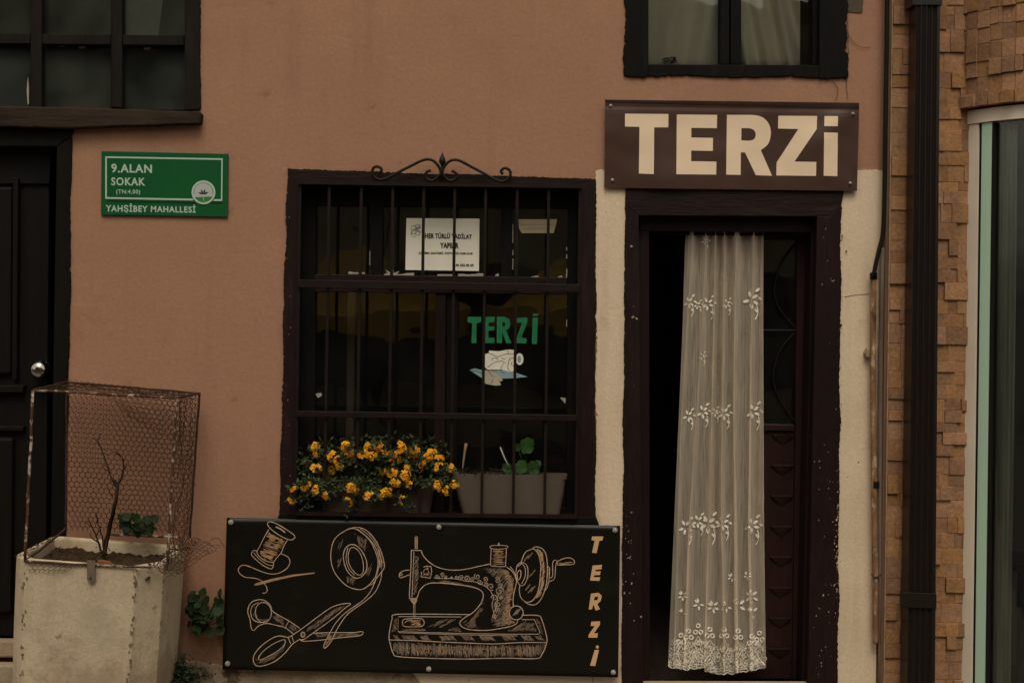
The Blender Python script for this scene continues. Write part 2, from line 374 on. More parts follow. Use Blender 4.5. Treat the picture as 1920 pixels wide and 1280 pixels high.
M['leather'] = mat('dry terracotta', (.26, .10, .045), (.2, .08, .04), .9, .1, 30)
M['clip'] = mat('dull metal strap', (.24, .18, .13), (.17, .12, .09), .7, .3, 30, metallic=.3)
M['pave'] = mat('grey paving', (.20, .17, .14), (.15, .13, .11), .95, .15, 3, bump=.5)
M['road'] = mat('street asphalt', (.06, .055, .05), (.05, .045, .04), .95, .15, 3, bump=.5)
M['oppwall'] = mat('ochre house plaster', (.42, .34, .24), (.36, .29, .2), .95, .1, 2)
M['oppdark'] = mat('dark shutter', (.03, .028, .02), None, .8, .2)
M['roof'] = mat('clay roof', (.16, .07, .04), None, .9, .1)
M['canvas'] = mat('yellow canvas', (.80, .50, .12), (.72, .44, .10), .9, .1, 3, translucent=.4)
M['polewood'] = mat('parasol pole wood', (.12, .08, .05), None, .8, .2)

def glass(name, dirt, tint=(.20, .21, .185)):
    m = bpy.data.materials.new(name); m.use_nodes = True; t = m.node_tree; n = t.nodes; L = t.links; n.clear()
    out = n.new('ShaderNodeOutputMaterial'); tr = n.new('ShaderNodeBsdfTransparent'); gl = n.new('ShaderNodeBsdfGlossy'); gl.inputs['Roughness'].default_value = .015
    tr.inputs[0].default_value = (.97, .985, .97, 1); fr = n.new('ShaderNodeFresnel'); fr.inputs[0].default_value = 1.62
    m1 = n.new('ShaderNodeMixShader'); L.new(fr.outputs[0], m1.inputs[0]); L.new(tr.outputs[0], m1.inputs[1]); L.new(gl.outputs[0], m1.inputs[2])
    df = n.new('ShaderNodeBsdfDiffuse'); df.inputs[0].default_value = (*tint, 1)
    g = n.new('ShaderNodeNewGeometry'); no = n.new('ShaderNodeTexNoise'); no.inputs['Scale'].default_value = 5; no.inputs['Detail'].default_value = 6; L.new(g.outputs['Position'], no.inputs['Vector'])
    mr = n.new('ShaderNodeMapRange'); mr.inputs['From Min'].default_value = .3; mr.inputs['From Max'].default_value = .75; mr.inputs['To Min'].default_value = dirt * .35; mr.inputs['To Max'].default_value = dirt * 1.6
    L.new(no.outputs[0], mr.inputs['Value'])
    m2 = n.new('ShaderNodeMixShader'); L.new(mr.outputs[0], m2.inputs[0]); L.new(m1.outputs[0], m2.inputs[1]); L.new(df.outputs[0], m2.inputs[2])
    # old drawn glass is not quite flat
    n2 = n.new('ShaderNodeTexNoise'); n2.inputs['Scale'].default_value = 7; n2.inputs['Detail'].default_value = 1; L.new(g.outputs['Position'], n2.inputs['Vector'])
    bp = n.new('ShaderNodeBump'); bp.inputs['Strength'].default_value = .12; bp.inputs['Distance'].default_value = .01; L.new(n2.outputs[0], bp.inputs['Height']); L.new(bp.outputs[0], gl.inputs['Normal'])
    L.new(m2.outputs[0], out.inputs[0]); return m
M['glass'] = glass('clean shop glass', .022)
M['dustyglass'] = glass('dusty old glass', .16, (.16, .18, .155))
M['bowglass'] = glass('bow window glass', .02)

def sheer():
    m = bpy.data.materials.new('sheer net fabric'); m.use_nodes = True; t = m.node_tree; n = t.nodes; L = t.links; n.clear()
    out = n.new('ShaderNodeOutputMaterial'); df = n.new('ShaderNodeBsdfDiffuse'); tl = n.new('ShaderNodeBsdfTranslucent'); tr = n.new('ShaderNodeBsdfTransparent')
    g = n.new('ShaderNodeNewGeometry'); mp = n.new('ShaderNodeMapping'); mp.inputs['Scale'].default_value = (1, 0, .04); L.new(g.outputs['Position'], mp.inputs[0])
    no = n.new('ShaderNodeTexNoise'); no.inputs['Scale'].default_value = 170; no.inputs['Detail'].default_value = 3; L.new(mp.outputs[0], no.inputs['Vector'])
    mx = n.new('ShaderNodeMix'); mx.data_type = 'RGBA'; L.new(no.outputs[0], mx.inputs[0]); mx.inputs[6].default_value = (.74, .61, .48, 1); mx.inputs[7].default_value = (.98, .86, .71, 1)
    L.new(mx.outputs[2], df.inputs[0]); L.new(mx.outputs[2], tl.inputs[0])
    m1 = n.new('ShaderNodeMixShader'); m1.inputs[0].default_value = .15; L.new(df.outputs[0], m1.inputs[1]); L.new(tl.outputs[0], m1.inputs[2])
    lw = n.new('ShaderNodeLayerWeight'); lw.inputs[0].default_value = .45
    mr = n.new('ShaderNodeMapRange'); mr.inputs['To Min'].default_value = .66; mr.inputs['To Max'].default_value = .02; L.new(lw.outputs['Facing'], mr.inputs['Value'])
    ad = n.new('ShaderNodeMath'); ad.operation = 'MULTIPLY_ADD'; L.new(no.outputs[0], ad.inputs[0]); ad.inputs[1].default_value = -.35; 
    sm = n.new('ShaderNodeMath'); sm.operation = 'ADD'; sm.inputs[1].default_value = .17; L.new(mr.outputs[0], sm.inputs[0]); L.new(sm.outputs[0], ad.inputs[2])
    m2 = n.new('ShaderNodeMixShader'); L.new(ad.outputs[0], m2.inputs[0]); L.new(m1.outputs[0], m2.inputs[1]); L.new(tr.outputs[0], m2.inputs[2])
    L.new(m2.outputs[0], out.inputs[0]); return m
M['sheer'] = sheer()
M['thread'] = mat('cream embroidery thread', (.97, .91, .78), None, .95, .05, translucent=.05)

# ------------------------------------------------------------------ ground and the far side of the street
def gz(x): return -.02 - .03 * x
def ground(name, x0, x1, y0, y1, dz, m):
    b = MB(); b.add([(x0, y0, gz(x0) + dz), (x1, y0, gz(x1) + dz), (x1, y1, gz(x1) + dz), (x0, y1, gz(x0) + dz)], [(0, 1, 2, 3)])
    return obj(name, b, m, kind='structure')
ground('street', -60, 60, -60, 40, -.13, M['road'])
_b = MB(); _v = [(x, y, gz(x) + z) for z in (-.2, 0) for x, y in ((-12, -1.35), (12, -1.35), (12, .3), (-12, .3))]; _b.hull8([_v[i] for i in range(8)])
obj('pavement', _b, M['pave'], kind='structure', bevel=.01)

def townhouse(x0, x1, h, label, m):
    t = thing('townhouse', label, 'house', ((x0 + x1) / 2, -10.5, gz(0) - .13))
    obj('wall', MB().bx(x0, x1, -13, -10, -.6, h), m, t)
    obj('roof', MB().bx(x0 - .2, x1 + .2, -13.2, -9.6, h + .002, h + .16), M['roof'], t)
    n = int((x1 - x0) / 1.7); dx = (x1 - x0) / n
    for r in (0, 1):
        for i in range(n):
            cx = x0 + (i + .5) * dx; z0 = .55 + r * 2.7
            wd = obj('window', MB().bx(cx - .45, cx + .45, -9.99, -9.93, z0, z0 + 1.5), M['oppdark'], t)
            for s in (-1, 1): obj('shutter', MB().bx(cx + s * .69 - .22, cx + s * .69 + .22, -9.98, -9.94, z0, z0 + 1.5), M['polewood'], wd)
    return t
townhouse(-9.0, -1.6, 6.1, 'pale ochre town house across the street with shuttered windows', M['oppwall'])
townhouse(-1.55, 7.5, 5.2, 'lower grey brown town house across the street beside the ochre one', M['stone'])
def parasol(x, y, r, h, label):
    t = thing('parasol', label, 'parasol', (x, y, gz(x) - .13), 'yellow cafe parasols across the street')
    z0 = gz(x) - .13
    obj('pole', MB().tube([(x, y, z0), (x, y, h + .9)], .03, 8), M['polewood'], t)
    b = MB(); n = 8
    ring = [Vector((x + r * math.cos(2 * math.pi * (k + .5) / n), y + r * math.sin(2 * math.pi * (k + .5) / n), h)) for k in range(n)]
    low = [p - Vector((0, 0, .22)) for p in ring]
    b.add([Vector((x, y, h + .78))] + ring + low, [(0, 1 + k, 1 + (k + 1) % n) for k in range(n)] + [(1 + k, 9 + k, 9 + (k + 1) % n, 1 + (k + 1) % n) for k in range(n)])
    obj('canopy', b, M['canvas'], t, recalc=False)
parasol(-1.75, -8.4, 1.35, 1.50, 'yellow parasol across the street before the ochre house')
parasol(1.05, -8.3, 1.4, 1.58, 'yellow parasol across the street before the lower house')

# ------------------------------------------------------------------ the tailor's building
B = thing('tailor_shop_building', 'pink plastered old building with dark wooden windows, doors and cream painted door surround', 'building', (0, .13, -.05))
OPEN = {  # openings in the wall, in pixels
    'upper_left': [(-150, -220), (361, -220), (361, 218), (-150, 206)],
    'left_door': [(-150, 206), (118, 222), (112, 1222), (-150, 1222)],
    'main': [(548, 331), (1100, 346), (1098, 967), (541, 963)],
    'upper_right': [(1194, -220), (1558, -220), (1556, 132), (1194, 130)],
    'shop_door': [(1186, 384), (1566, 384), (1552, 1345), (1180, 1345)]}
OPW = {k: [P(*p) for p in v] for k, v in OPEN.items()}
def inside(x, z, q):
    c = False; n = len(q)
    for i in range(n):
        a, b = q[i], q[(i + 1) % n]
        if (a.z > z) != (b.z > z) and x < (b.x - a.x) * (z - a.z) / (b.z - a.z) + a.x: c = not c
    return c
def wall_y(x, z):
    return .0022 * mnoise.noise(Vector((x * 2.1, 1, z * 2.1))) + .0012 * mnoise.noise(Vector((x * 7, 3, z * 7))) + .0005 * mnoise.noise(Vector((x * 22, 5, z * 22)))
def make_wall():
    x0, x1, z0, z1, st = -3.2, 1.585, -.35, 3.7, .015
    nx, nz = int((x1 - x0) / st), int((z1 - z0) / st); b = MB(); idx = {}
    def vid(i, k):
        if (i, k) not in idx:
            x, z = x0 + i * st, z0 + k * st; idx[(i, k)] = len(b.v); b.v.append(Vector((x, wall_y(x, z), z)))
        return idx[(i, k)]
    qs = list(OPW.values())
    for i in range(nx):
        for k in range(nz):
            x, z = x0 + (i + .5) * st, z0 + (k + .5) * st
            if any(inside(x, z, q) for q in qs): continue
            b.f.append((vid(i, k), vid(i + 1, k), vid(i + 1, k + 1), vid(i, k + 1)))
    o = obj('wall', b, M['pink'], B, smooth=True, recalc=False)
    s = o.modifiers.new('thickness', 'SOLIDIFY'); s.thickness = .25; s.offset = -1
    return o
wall = make_wall()
# interior: closed dim rooms
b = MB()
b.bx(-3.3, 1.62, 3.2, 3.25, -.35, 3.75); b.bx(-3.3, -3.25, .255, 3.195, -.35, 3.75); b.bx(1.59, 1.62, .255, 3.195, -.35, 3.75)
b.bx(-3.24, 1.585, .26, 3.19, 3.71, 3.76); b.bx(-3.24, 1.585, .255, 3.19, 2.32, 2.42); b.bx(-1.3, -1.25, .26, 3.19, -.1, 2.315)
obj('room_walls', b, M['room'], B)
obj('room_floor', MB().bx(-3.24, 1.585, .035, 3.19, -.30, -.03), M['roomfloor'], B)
# cream paint around the shop door (a later, thicker coat)
def band(pts, seed, lab=None):
    q = ragged(pts, 3.0, 4, seed); return obj('plaster_band', MB().pp(q, -.0055, .01), M['cream'], B, label=lab)
band([(1117, 320, 1), (1176, 318, 0), (1176, 352, 0), (1180, 1292, 0), (1112, 1292, 0), (1116, 975, 1)], 3)
band([(1570, 322, 1), (1655, 320, 0), (1642, 1292, 0), (1560, 1292, 0)], 8)
band([(760, 1290, 0), (775, 1252, 1), (860, 1240, 0), (1111, 1240, 0), (1111, 1292, 0)], 12)
obj('cement_patch', MB().pp(ragged([(1588, -60, 0), (1622, -60, 1), (1617, 24, 1), (1590, 22, 1)], 3, 5, 2), -.004, .01), M['cement'], B)
pl = ragged([(330, 1300, 0), (345, 1238, 1), (425, 1246, 1), (560, 1252, 1), (772, 1262, 1), (820, 1302, 0)], 5, 7, 5)
obj('plinth', MB().pp(pl, -.012, .01), M['plinth'], B, bevel=.006)
b = MB(); b.hull8([P(-160, 1232, -.16), P(52, 1232, -.16), P(46, 1232, .02), P(-160, 1232, .02), P(-160, 1199, -.16), P(52, 1200, -.16), P(46, 1196, .02), P(-160, 1194, .02)])
obj('door_step', b, M['stone'], B, bevel=.008)
b = MB(); b.hull8([P(-160, 1420, -.34), P(60, 1420, -.34), P(50, 1420, -.17), P(-160, 1420, -.17), P(-160, 1244, -.34), P(60, 1246, -.34), P(50, 1240, -.17), P(-160, 1238, -.17)])
obj('door_step', b, M['stone'], B, bevel=.01)
b = MB(); b.pp([(1180, 1283), (1556, 1284), (1558, 1345), (1178, 1345)], -.03, .03); obj('threshold', b, M['stone'], B, bevel=.006)
# cracks that run down from the upper window and beside the door
def crack(pts):
    b = MB(); rb = [(x + RND.uniform(-1.2, 1.2), y) for x, y in cr(pts, 5)]
    ribbon(b, rb, 1.3, lambda a, c: -.0062, .0); obj('crack', b, M['cement'], B)
crack([(1589, 30), (1591, 90), (1588, 160), (1590, 186)]); crack([(1558, 148), (1570, 165), (1567, 188)]); crack([(1588, 60), (1602, 82), (1620, 90), (1632, 88)])
crack([(1582, 557), (1606, 553), (1636, 551)])

def member(name, pts, y0, y1, m, par, amp=0, seed=0, bevel=.003, lab=None):
    q = ragged(pts, amp, 3, seed) if amp else [(p[0], p[1]) for p in pts]
    return obj(name, MB().pp(q, y0, y1), m, par, bevel=bevel, label=lab)
def pane(pts, y, par, m='glass'):
    return obj('pane', MB().pp(pts, y, y + .004), M[m], par)

# ---- upper left window
wl = member('window', [(346, -230, 0), (377, -230, 1), (374, 206, 0), (346, 206, 0)], -.014, .10, M['darkbrown'], B, 2, 1, lab='large dark brown window with small panes above the old door')
member('sill', [(-170, 196, 0), (120, 201, 0), (374, 209, 0), (376, 214, 0), (374, 231, 1), (300, 234, 1), (140, 240, 1), (60, 239, 0), (-170, 232, 0)], -.05, .10, M['brownwood'], wl, 1.8, 4, .005)
for x in (57, 208): member('mullion', [(x, -230), (x + 21, -230), (x + 21, 203), (x, 201)], .03, .09, M['darkbrown'], wl)
for x0, x1 in ((-170, 56), (79, 207), (230, 345)):
    k = (x0 + 170) * .008; member('muntin', [(x0, 62 + k), (x1, 63 + k), (x1, 82 + k), (x0, 81 + k)], .025, .09, M['darkbrown'], wl)
for x0, x1 in ((-170, 57), (78, 208), (229, 347)):
    for z0, z1 in ((-230, 66), (80, 206)): pane([(x0, z0), (x1, z0), (x1, z1), (x0, z1)], .07, wl, 'dustyglass')
obj('paper_sheet', MB().pp([(228, -60), (311, -60), (305, 0), (296, 72), (228, 70)], .0765, .0785), M['greypaper'], wl, label='torn grey paper taped behind the pane')
for x, z in ((116, 84), (154, 88), (276, 90)): obj('paint_fleck', MB().pp(ragged([(x - 7, z, 1), (x + 6, z - 1, 1), (x + 4, z + 3, 1), (x - 6, z + 3, 1)], 1, 2, x), .062, .068), M['puttywhite'], wl)
obj('paint_fleck', MB().pp([(52, 145), (54, 165), (54, 195), (52, 197), (50, 170)], .06, .068), M['puttywhite'], wl)

# ---- old door at the left
dl = member('door', [(-170, 345), (92, 345), (85, 1192), (-170, 1192)], .075, .11, M['doorwood'], B, lab='dark panelled old wooden door with a round chrome knob')
member('lintel', [(-170, 233, 0), (60, 240, 0), (138, 244, 1), (132, 256, 0), (106, 275, 0), (-170, 272, 0)], -.012, .10, M['blackwood'], dl, 2, 7)
member('jamb', [(106, 275, 0), (134, 256, 1), (120, 1195, 0), (92, 1195, 0)], -.012, .11, M['blackwood'], dl, 2.2, 9)
member('top_rail', [(-170, 273), (97, 276), (92, 345), (-170, 345)], .06, .11, M['doorwood'], dl)
member('panel', [(-170, 350), (22, 350), (20, 702), (-170, 702)], .05, .08, M['doorwood'], dl, bevel=.012)
member('panel_moulding', [(24, 333), (34, 333), (31, 712), (22, 712)], .045, .078, M['doorwood'], dl, bevel=.004)
member('rail', [(-170, 722), (44, 722), (43, 736), (-170, 736)], .04, .078, M['doorwood'], dl, bevel=.004)
member('panel_moulding', [(-170, 797), (44, 799), (43, 808), (-170, 806)], .045, .078, M['doorwood'], dl, bevel=.004)
member('panel', [(-170, 818), (24, 820), (20, 1150), (-170, 1150)], .045, .08, M['doorwood'], dl, bevel=.014)
kc = P(76, 692, .03); obj('knob', MB().lathe(kc, [(.004, -.045), (.022, -.042), (.036, -.028), (.040, -.010), (.034, .008), (.018, .02), (.016, .035), (.03, .04), (.03, .046)], 24, 'Y'), M['chrome'], dl, smooth=True)

# ---- main shop window
mw = member('window', [(538, 317, 1), (1117, 335, 0), (1089, 351, 0), (560, 343, 0)], -.012, .12, M['maroonh'], B, 2.5, 21, lab='maroon framed shop window with five panes behind an iron grille')
member('jamb', [(538, 317, 0), (560, 343, 0), (553, 962, 0), (524, 972, 1)], -.012, .12, M['maroon'], mw, 3, 23)
member('jamb', [(1117, 335, 1), (1117, 985, 0), (1083, 966, 0), (1089, 351, 0)], -.012, .12, M['maroon'], mw, 2.5, 25)
member('sill', [(524, 962, 0), (800, 964, 0), (1118, 969, 0), (1124, 984, 1), (800, 978, 0), (520, 972, 0)], -.035, .19, M['blackwood'], mw, 1.5, 27)
# joinery
J0, J1 = .075, .125
member('frame_stile', [(556, 340), (592, 340), (590, 965), (550, 965)], J0, J1, M['blackwood'], mw)
member('frame_stile', [(1066, 350), (1094, 350), (1090, 968), (1062, 968)], J0, J1, M['blackwood'], mw)
member('frame_head', [(592, 340), (1066, 347), (1066, 391), (592, 385)], J0, J1, M['blackwood'], mw)
member('transom', [(590, 514), (1064, 520), (1064, 552), (590, 547)], J0 - .02, J1, M['maroonh'], mw)
member('mullion', [(695, 386), (718, 386), (717, 516), (694, 516)], J0, J1, M['blackwood'], mw)
member('mullion', [(940, 389), (961, 389), (960, 519), (939, 519)], J0, J1, M['blackwood'], mw)
member('meeting_stile', [(816, 550), (836, 550), (833, 966), (812, 966)], J0 - .01, J1, M['maroon'], mw)
member('meeting_stile', [(837, 550), (860, 550), (856, 966), (834, 966)], J0, J1, M['blackwood'], mw)
YG = .10
for q in ([(590, 382), (697, 382), (696, 516), (590, 514)], [(716, 384), (942, 387), (941, 520), (715, 518)], [(959, 388), (1068, 390), (1066, 522), (958, 520)]): pane(q, YG, mw)
for q in ([(588, 546), (818, 548), (814, 962), (586, 962)], [(858, 549), (1066, 551), (1063, 964), (854, 964)]): pane(q, YG, mw)
fl = MB(); rr = random.Random(5)
for x0, x1, yb in ((592, 692, 512), (720, 790, 515), (790, 935, 516), (962, 1060, 520)):
    x = x0
    while x < x1:
        L = rr.uniform(6, 26)
        if rr.random() < .55:
            fl.pp(ragged([(x, yb - rr.uniform(1, 3), 1), (x + L, yb - rr.uniform(1, 4), 1), (x + L, yb + 1.5, 0), (x, yb + 1.5, 0)], 1, 3, x), .088, .099)
        x += L
for x, z0, z1 in ((693, 470, 510), (961, 420, 515), (1062, 450, 510), (838, 555, 640), (837, 790, 820), (816, 610, 640), (1062, 590, 605)):
    z = z0
    while z < z1:
        L = rr.uniform(5, 18)
        if rr.random() < .6: fl.pp([(x, z), (x + 1.6, z + 1), (x + 1.2, z + L), (x - .6, z + L - 1)], .088, .099)
        z += L
obj('paint_flecks', fl, M['puttywhite'], mw, kind='stuff')
for q in ([(722, 505), (734, 512), (737, 499), (738, 512), (749, 508), (744, 514), (730, 516)], [(591, 738), (602, 736), (604, 741), (596, 746)], [(1050, 745), (1061, 746), (1060, 757)]):
    obj('tape_scrap', MB().pp(q, .094, .098), M['puttywhite'], mw)

# things stuck on the glass
YS = .0985
nt_ = thing('paper_notice', 'white paper notice with black lettering taped inside the middle top pane', 'notice', P(830, 508, YS))
obj('sheet', MB().pp([(762, 409), (899, 410), (898, 508), (760, 506)], YS - .001, YS), M['paper'], nt_)
yf = flat(YS - .001)
for body, quad, bo in (('HER TÜRLÜ TADİLAT', [(797, 434), (885, 437), (885, 448), (797, 447)], .038), ('YAPILIR', [(825, 455), (860, 455), (860, 466), (825, 465)], .045),
                       ('ÇALIŞMA SAATLERİ : HAFTA İÇİ 10.00-16.00', [(785, 471), (886, 472), (886, 478), (785, 477)], .045), ('0546 252 00 09', [(848, 494), (888, 495), (888, 500), (848, 499)], .04)):
    b = MB(); text(b, body, quad, yf, bold=bo, space=1.06); obj('lettering', b, M['ink'], nt_)
b = MB()
for k in range(5):
    ang = k * 1.26; cx, cy = 781 + 6 * math.cos(ang), 431 + 6 * math.sin(ang)
    ribbon(b, [(cx + 5 * math.cos(t * .7), cy + 4.5 * math.sin(t * .7)) for t in range(10)], .9, yf)
ribbon(b, cr([(770, 440), (775, 433), (781, 428), (790, 421)], 2), .9, yf); ribbon(b, cr([(771, 434), (772, 442), (780, 444)], 2), .9, yf)
obj('sketch', b, M['greyink'], nt_)
lb = thing('window_label', 'small cream label with cut corners stuck in the right top pane', 'label', P(1008, 438, YS))
obj('sheet', MB().pp([(972, 411), (1045, 411), (1038, 437), (978, 437), (973, 427)], YS - .001, YS), M['creamlabel'], lb)
rr = random.Random(3)
for x0, x1, z in ((976, 1037, 421), (981, 1024, 429)):
    x = x0; b = MB()
    while x < x1:
        L = rr.uniform(1.5, 3); ribbon(b, [(x, z + rr.uniform(-1.5, 1.5)), (x + L * .6, z + rr.uniform(-1.5, 1.5)), (x + L, z + rr.uniform(-1.5, 1.5))], .9, yf); x += L + (.6 if rr.random() < .8 else 3)
    obj('lettering', b, M['greyink'], lb, kind='stuff')

def zmap(ox, oy, s): return lambda p: (ox + p[0] / s, oy + p[1] / s)
Z3 = zmap(850, 570, 7.53)
wlet = thing('window_lettering', 'green cut letters reading TERZİ stuck on the right lower pane', 'lettering', P(943, 645, YS))
GL = {'t': [(200, 180), (395, 178), (390, 255), (330, 270), (325, 550), (255, 550), (265, 270), (200, 255)],
      'e': [(440, 180), (585, 178), (580, 250), (500, 262), (498, 310), (580, 315), (578, 372), (495, 375), (495, 470), (582, 475), (580, 550), (440, 550)],
      'r': [(615, 180), (720, 178), (790, 210), (805, 280), (790, 340), (745, 370), (820, 550), (750, 555), (690, 400), (690, 550), (612, 550), (613, 300), (690, 325), (735, 300), (730, 260), (690, 250), (690, 320), (613, 296)],
      'z': [(890, 195), (1045, 190), (1045, 260), (960, 470), (1035, 485), (1030, 555), (890, 550), (888, 490), (970, 265), (890, 260)],
      'i': [(1120, 190), (1195, 190), (1180, 565), (1108, 560)], 'dot': [(1120, 135), (1205, 130), (1200, 165), (1125, 170)]}
def rlet(mb, outer, hole, fm, yf, eps, grid):
    """an R: outline with its counter bridged open by a hairline"""
    # the bridge runs from the outline's first point to the hole's first point
    pts = outer + [outer[0]] + hole + [hole[0]]
    q = []
    for i, p in enumerate(pts):
        q.append((p[0] + (.02 * i if i >= len(outer) else 0), p[1] + (.02 if i >= len(outer) else 0)))
    decal(mb, [fm(p) for p in q], yf, eps, grid)
for k, pts in GL.items():
    b = MB()
    if k == 'r': rlet(b, pts[:11], [(690, 250), (690, 325), (735, 300), (730, 260)], Z3, flat(YS), .001, 0)
    else: decal(b, [Z3(p) for p in pts], flat(YS), .001, 0)
    obj('letter', b, M['greenvinyl'], wlet)
stk = thing('window_sticker', 'white and pale blue sewing machine sticker below the green letters', 'sticker', P(935, 723, YS))
def st(pts, m, e, name='shape'):
    b = MB(); decal(b, [Z3(p) for p in pts], flat(YS), e, 0); obj(name, b, m, stk)
st([(230, 930), (300, 905), (445, 940), (600, 935), (700, 930), (890, 970), (1050, 1025), (860, 1045), (700, 1050), (400, 1040)], M['bluevinyl'], .0008, 'base')
st([(445, 705), (500, 690), (505, 655), (640, 665), (770, 640), (855, 645), (890, 700), (890, 945), (800, 960), (690, 925), (490, 925), (410, 880), (415, 715)], M['paper'], .0012, 'machine')
st([(430, 930), (520, 935), (640, 1000), (700, 1075), (655, 1095), (675, 1140), (600, 1150), (480, 1130), (415, 1105)], M['creamvinyl'], .0016, 'cloth')
st([(935 + 55 * math.cos(a * .4), 775 + 84 * math.sin(a * .4)) for a in range(16)][:16], M['paper'], .0008, 'wheel')
st([(930 + 26 * math.cos(a * .4), 778 + 50 * math.sin(a * .4)) for a in range(16)], M['bluevinyl'], .0012, 'wheel_hub')
b = MB()
for pl_ in ([(500, 690), (560, 712), (620, 742), (700, 715), (780, 700), (860, 705)], [(480, 890), (540, 850), (600, 815), (680, 805), (740, 830)], [(710, 830), (680, 890), (665, 940), (720, 975)],
            [(860, 760), (800, 770), (780, 830), (770, 900), (800, 950), (850, 960)], [(545, 800), (560, 765), (630, 765), (610, 785)], [(680, 760), (730, 780)], [(860, 880), (820, 850), (830, 815)],
            [(490, 940), (540, 1000), (580, 1030)], [(550, 1060), (555, 1100), (520, 1115)], [(640, 1070), (660, 1090)], [(770, 645), (775, 700)], [(450, 890), (480, 930), (620, 935)], [(250, 935), (330, 945), (420, 980)]):
    ribbon(b, [Z3(p) for p in cr(pl_, 12)], 1.0, flat(YS), .002)
obj('outline', b, M['ink'], stk)

# ---- upper right window
ur = member('window', [(1172, -230, 0), (1216, -230, 0), (1216, 121, 0), (1216, 143, 1), (1170, 143, 1)], -.012, .12, M['blackwood'], B, 5, 31, lab='black framed window with off white curtains above the sign')
member('jamb', [(1540, -230, 0), (1590, -230, 1), (1589, 147, 1), (1536, 146, 0), (1536, 121, 0)], -.012, .12, M['blackwood'], ur, 7.5, 33)
member('bottom_rail', [(1216, 121, 0), (1536, 122, 0), (1536, 145, 1), (1216, 143, 0)], -.010, .12, M['blackwood'], ur, 3, 35)
member('sash', [(1352, -230), (1368, -230), (1368, 121), (1350, 121)], .03, .09, M['blackwood'], ur)
member('sash', [(1371, -230), (1390, -230), (1390, 121), (1370, 121)], .025, .09, M['blackwood'], ur)
member('sash', [(1524, -230), (1540, -230), (1538, 121), (1524, 121)], .03, .09, M['blackwood'], ur)
for x0, x1 in ((1214, 1354), (1388, 1527)): pane([(x0, -230), (x1, -230), (x1, 124), (x0, 124)], .07, ur)
def hang(x0, x1, z0, z1, y, amp, seed, pleats, slant=0):
    b = MB(); nu, nv = 60, 24
    for k in range(nv + 1):
        for i in range(nu + 1):
            u, v = i / nu, k / nv
            d = amp * (math.sin(u * pleats * 6.28 + slant * v * 4 + seed) + .6 * mnoise.noise(Vector((u * 5 + slant * v * 2, v * 2, seed))))
            b.v.append(P(x0 + (x1 - x0) * u, z0 + (z1 - z0) * v, y + d))
    for k in range(nv):
        for i in range(nu): b.f.append((k * (nu + 1) + i, k * (nu + 1) + i + 1, (k + 1) * (nu + 1) + i + 1, (k + 1) * (nu + 1) + i))
    return b
def solid(o, t):
    s = o.modifiers.new('thickness', 'SOLIDIFY'); s.thickness = t; s.offset = 0; return o
solid(obj('curtain', hang(1195, 1366, -240, 130, .102, .018, 1.2, 2.6, 1.2), M['whitecurtain'], cat='curtain', label='plain off white curtain behind the left sash of the upper window', smooth=True), .002)
solid(obj('curtain', hang(1374, 1500, -240, 128, .104, .022, 4.4, 3.1, -2.6), M['whitecurtain'], cat='curtain', label='creased off white curtain behind the right sash of the upper window', smooth=True), .002)
b = MB(); rr = random.Random(8)
for k in range(26):
    x, z = 1252 + rr.gauss(0, 8), 113 + rr.gauss(0, 3); a = rr.uniform(-.8, .4)
    b.pp([(x, z), (x + 7 * math.cos(a), z + 7 * math.sin(a)), (x + 7 * math.cos(a) + 1.5, z + 7 * math.sin(a) + 2)], .072 + rr.random() * .0, .0745)
obj('dry_twigs', b, M['bark'], ur, kind='stuff')

# ---- shop door
sd = member('door', [(1362, 436), (1382, 436), (1376, 1272), (1352, 1272)], .17, .21, M['maroon'], B, lab='maroon half door leaf with glazed top standing behind the net curtain')
member('casing_head', [(1173, 355, 1), (1583, 357, 0), (1578, 385, 0), (1553, 406, 0), (1198, 404, 0), (1172, 384, 0)], -.014, .12, M['maroonh'], sd, 2, 41)
member('casing_jamb', [(1172, 384, 0), (1198, 404, 0), (1206, 1286, 0), (1165, 1286, 1)], -.013, .12, M['maroonchip'], sd, 2, 43)
member('casing_jamb', [(1578, 385, 1), (1571, 1286, 0), (1514, 1286, 0), (1532, 406, 0), (1553, 406, 0)], -.013, .12, M['maroonchip'], sd, 2.5, 45)
member('frame_head', [(1200, 405), (1536, 408), (1534, 436), (1200, 433)], .05, .16, M['maroon'], sd)
member('frame_jamb', [(1197, 433), (1217, 433), (1219, 1280), (1203, 1280)], .05, .16, M['maroon'], sd)
member('frame_jamb', [(1522, 436), (1536, 436), (1518, 1280), (1504, 1280)], .05, .16, M['maroon'], sd)
member('stile', [(1496, 437), (1521, 437), (1504, 1274), (1486, 1274)], .16, .205, M['leaf'], sd)
member('rail', [(1382, 437), (1496, 437), (1496, 450), (1382, 450)], .165, .205, M['leaf'], sd)
member('rail', [(1380, 794), (1490, 796), (1490, 808), (1380, 806)], .165, .205, M['leaf'], sd)
pane([(1380, 448), (1497, 448), (1492, 797), (1378, 797)], .185, sd, 'glass')
member('lower_panel', [(1378, 806), (1490, 808), (1487, 1272), (1374, 1272)], .18, .205, M['leaf'], sd)
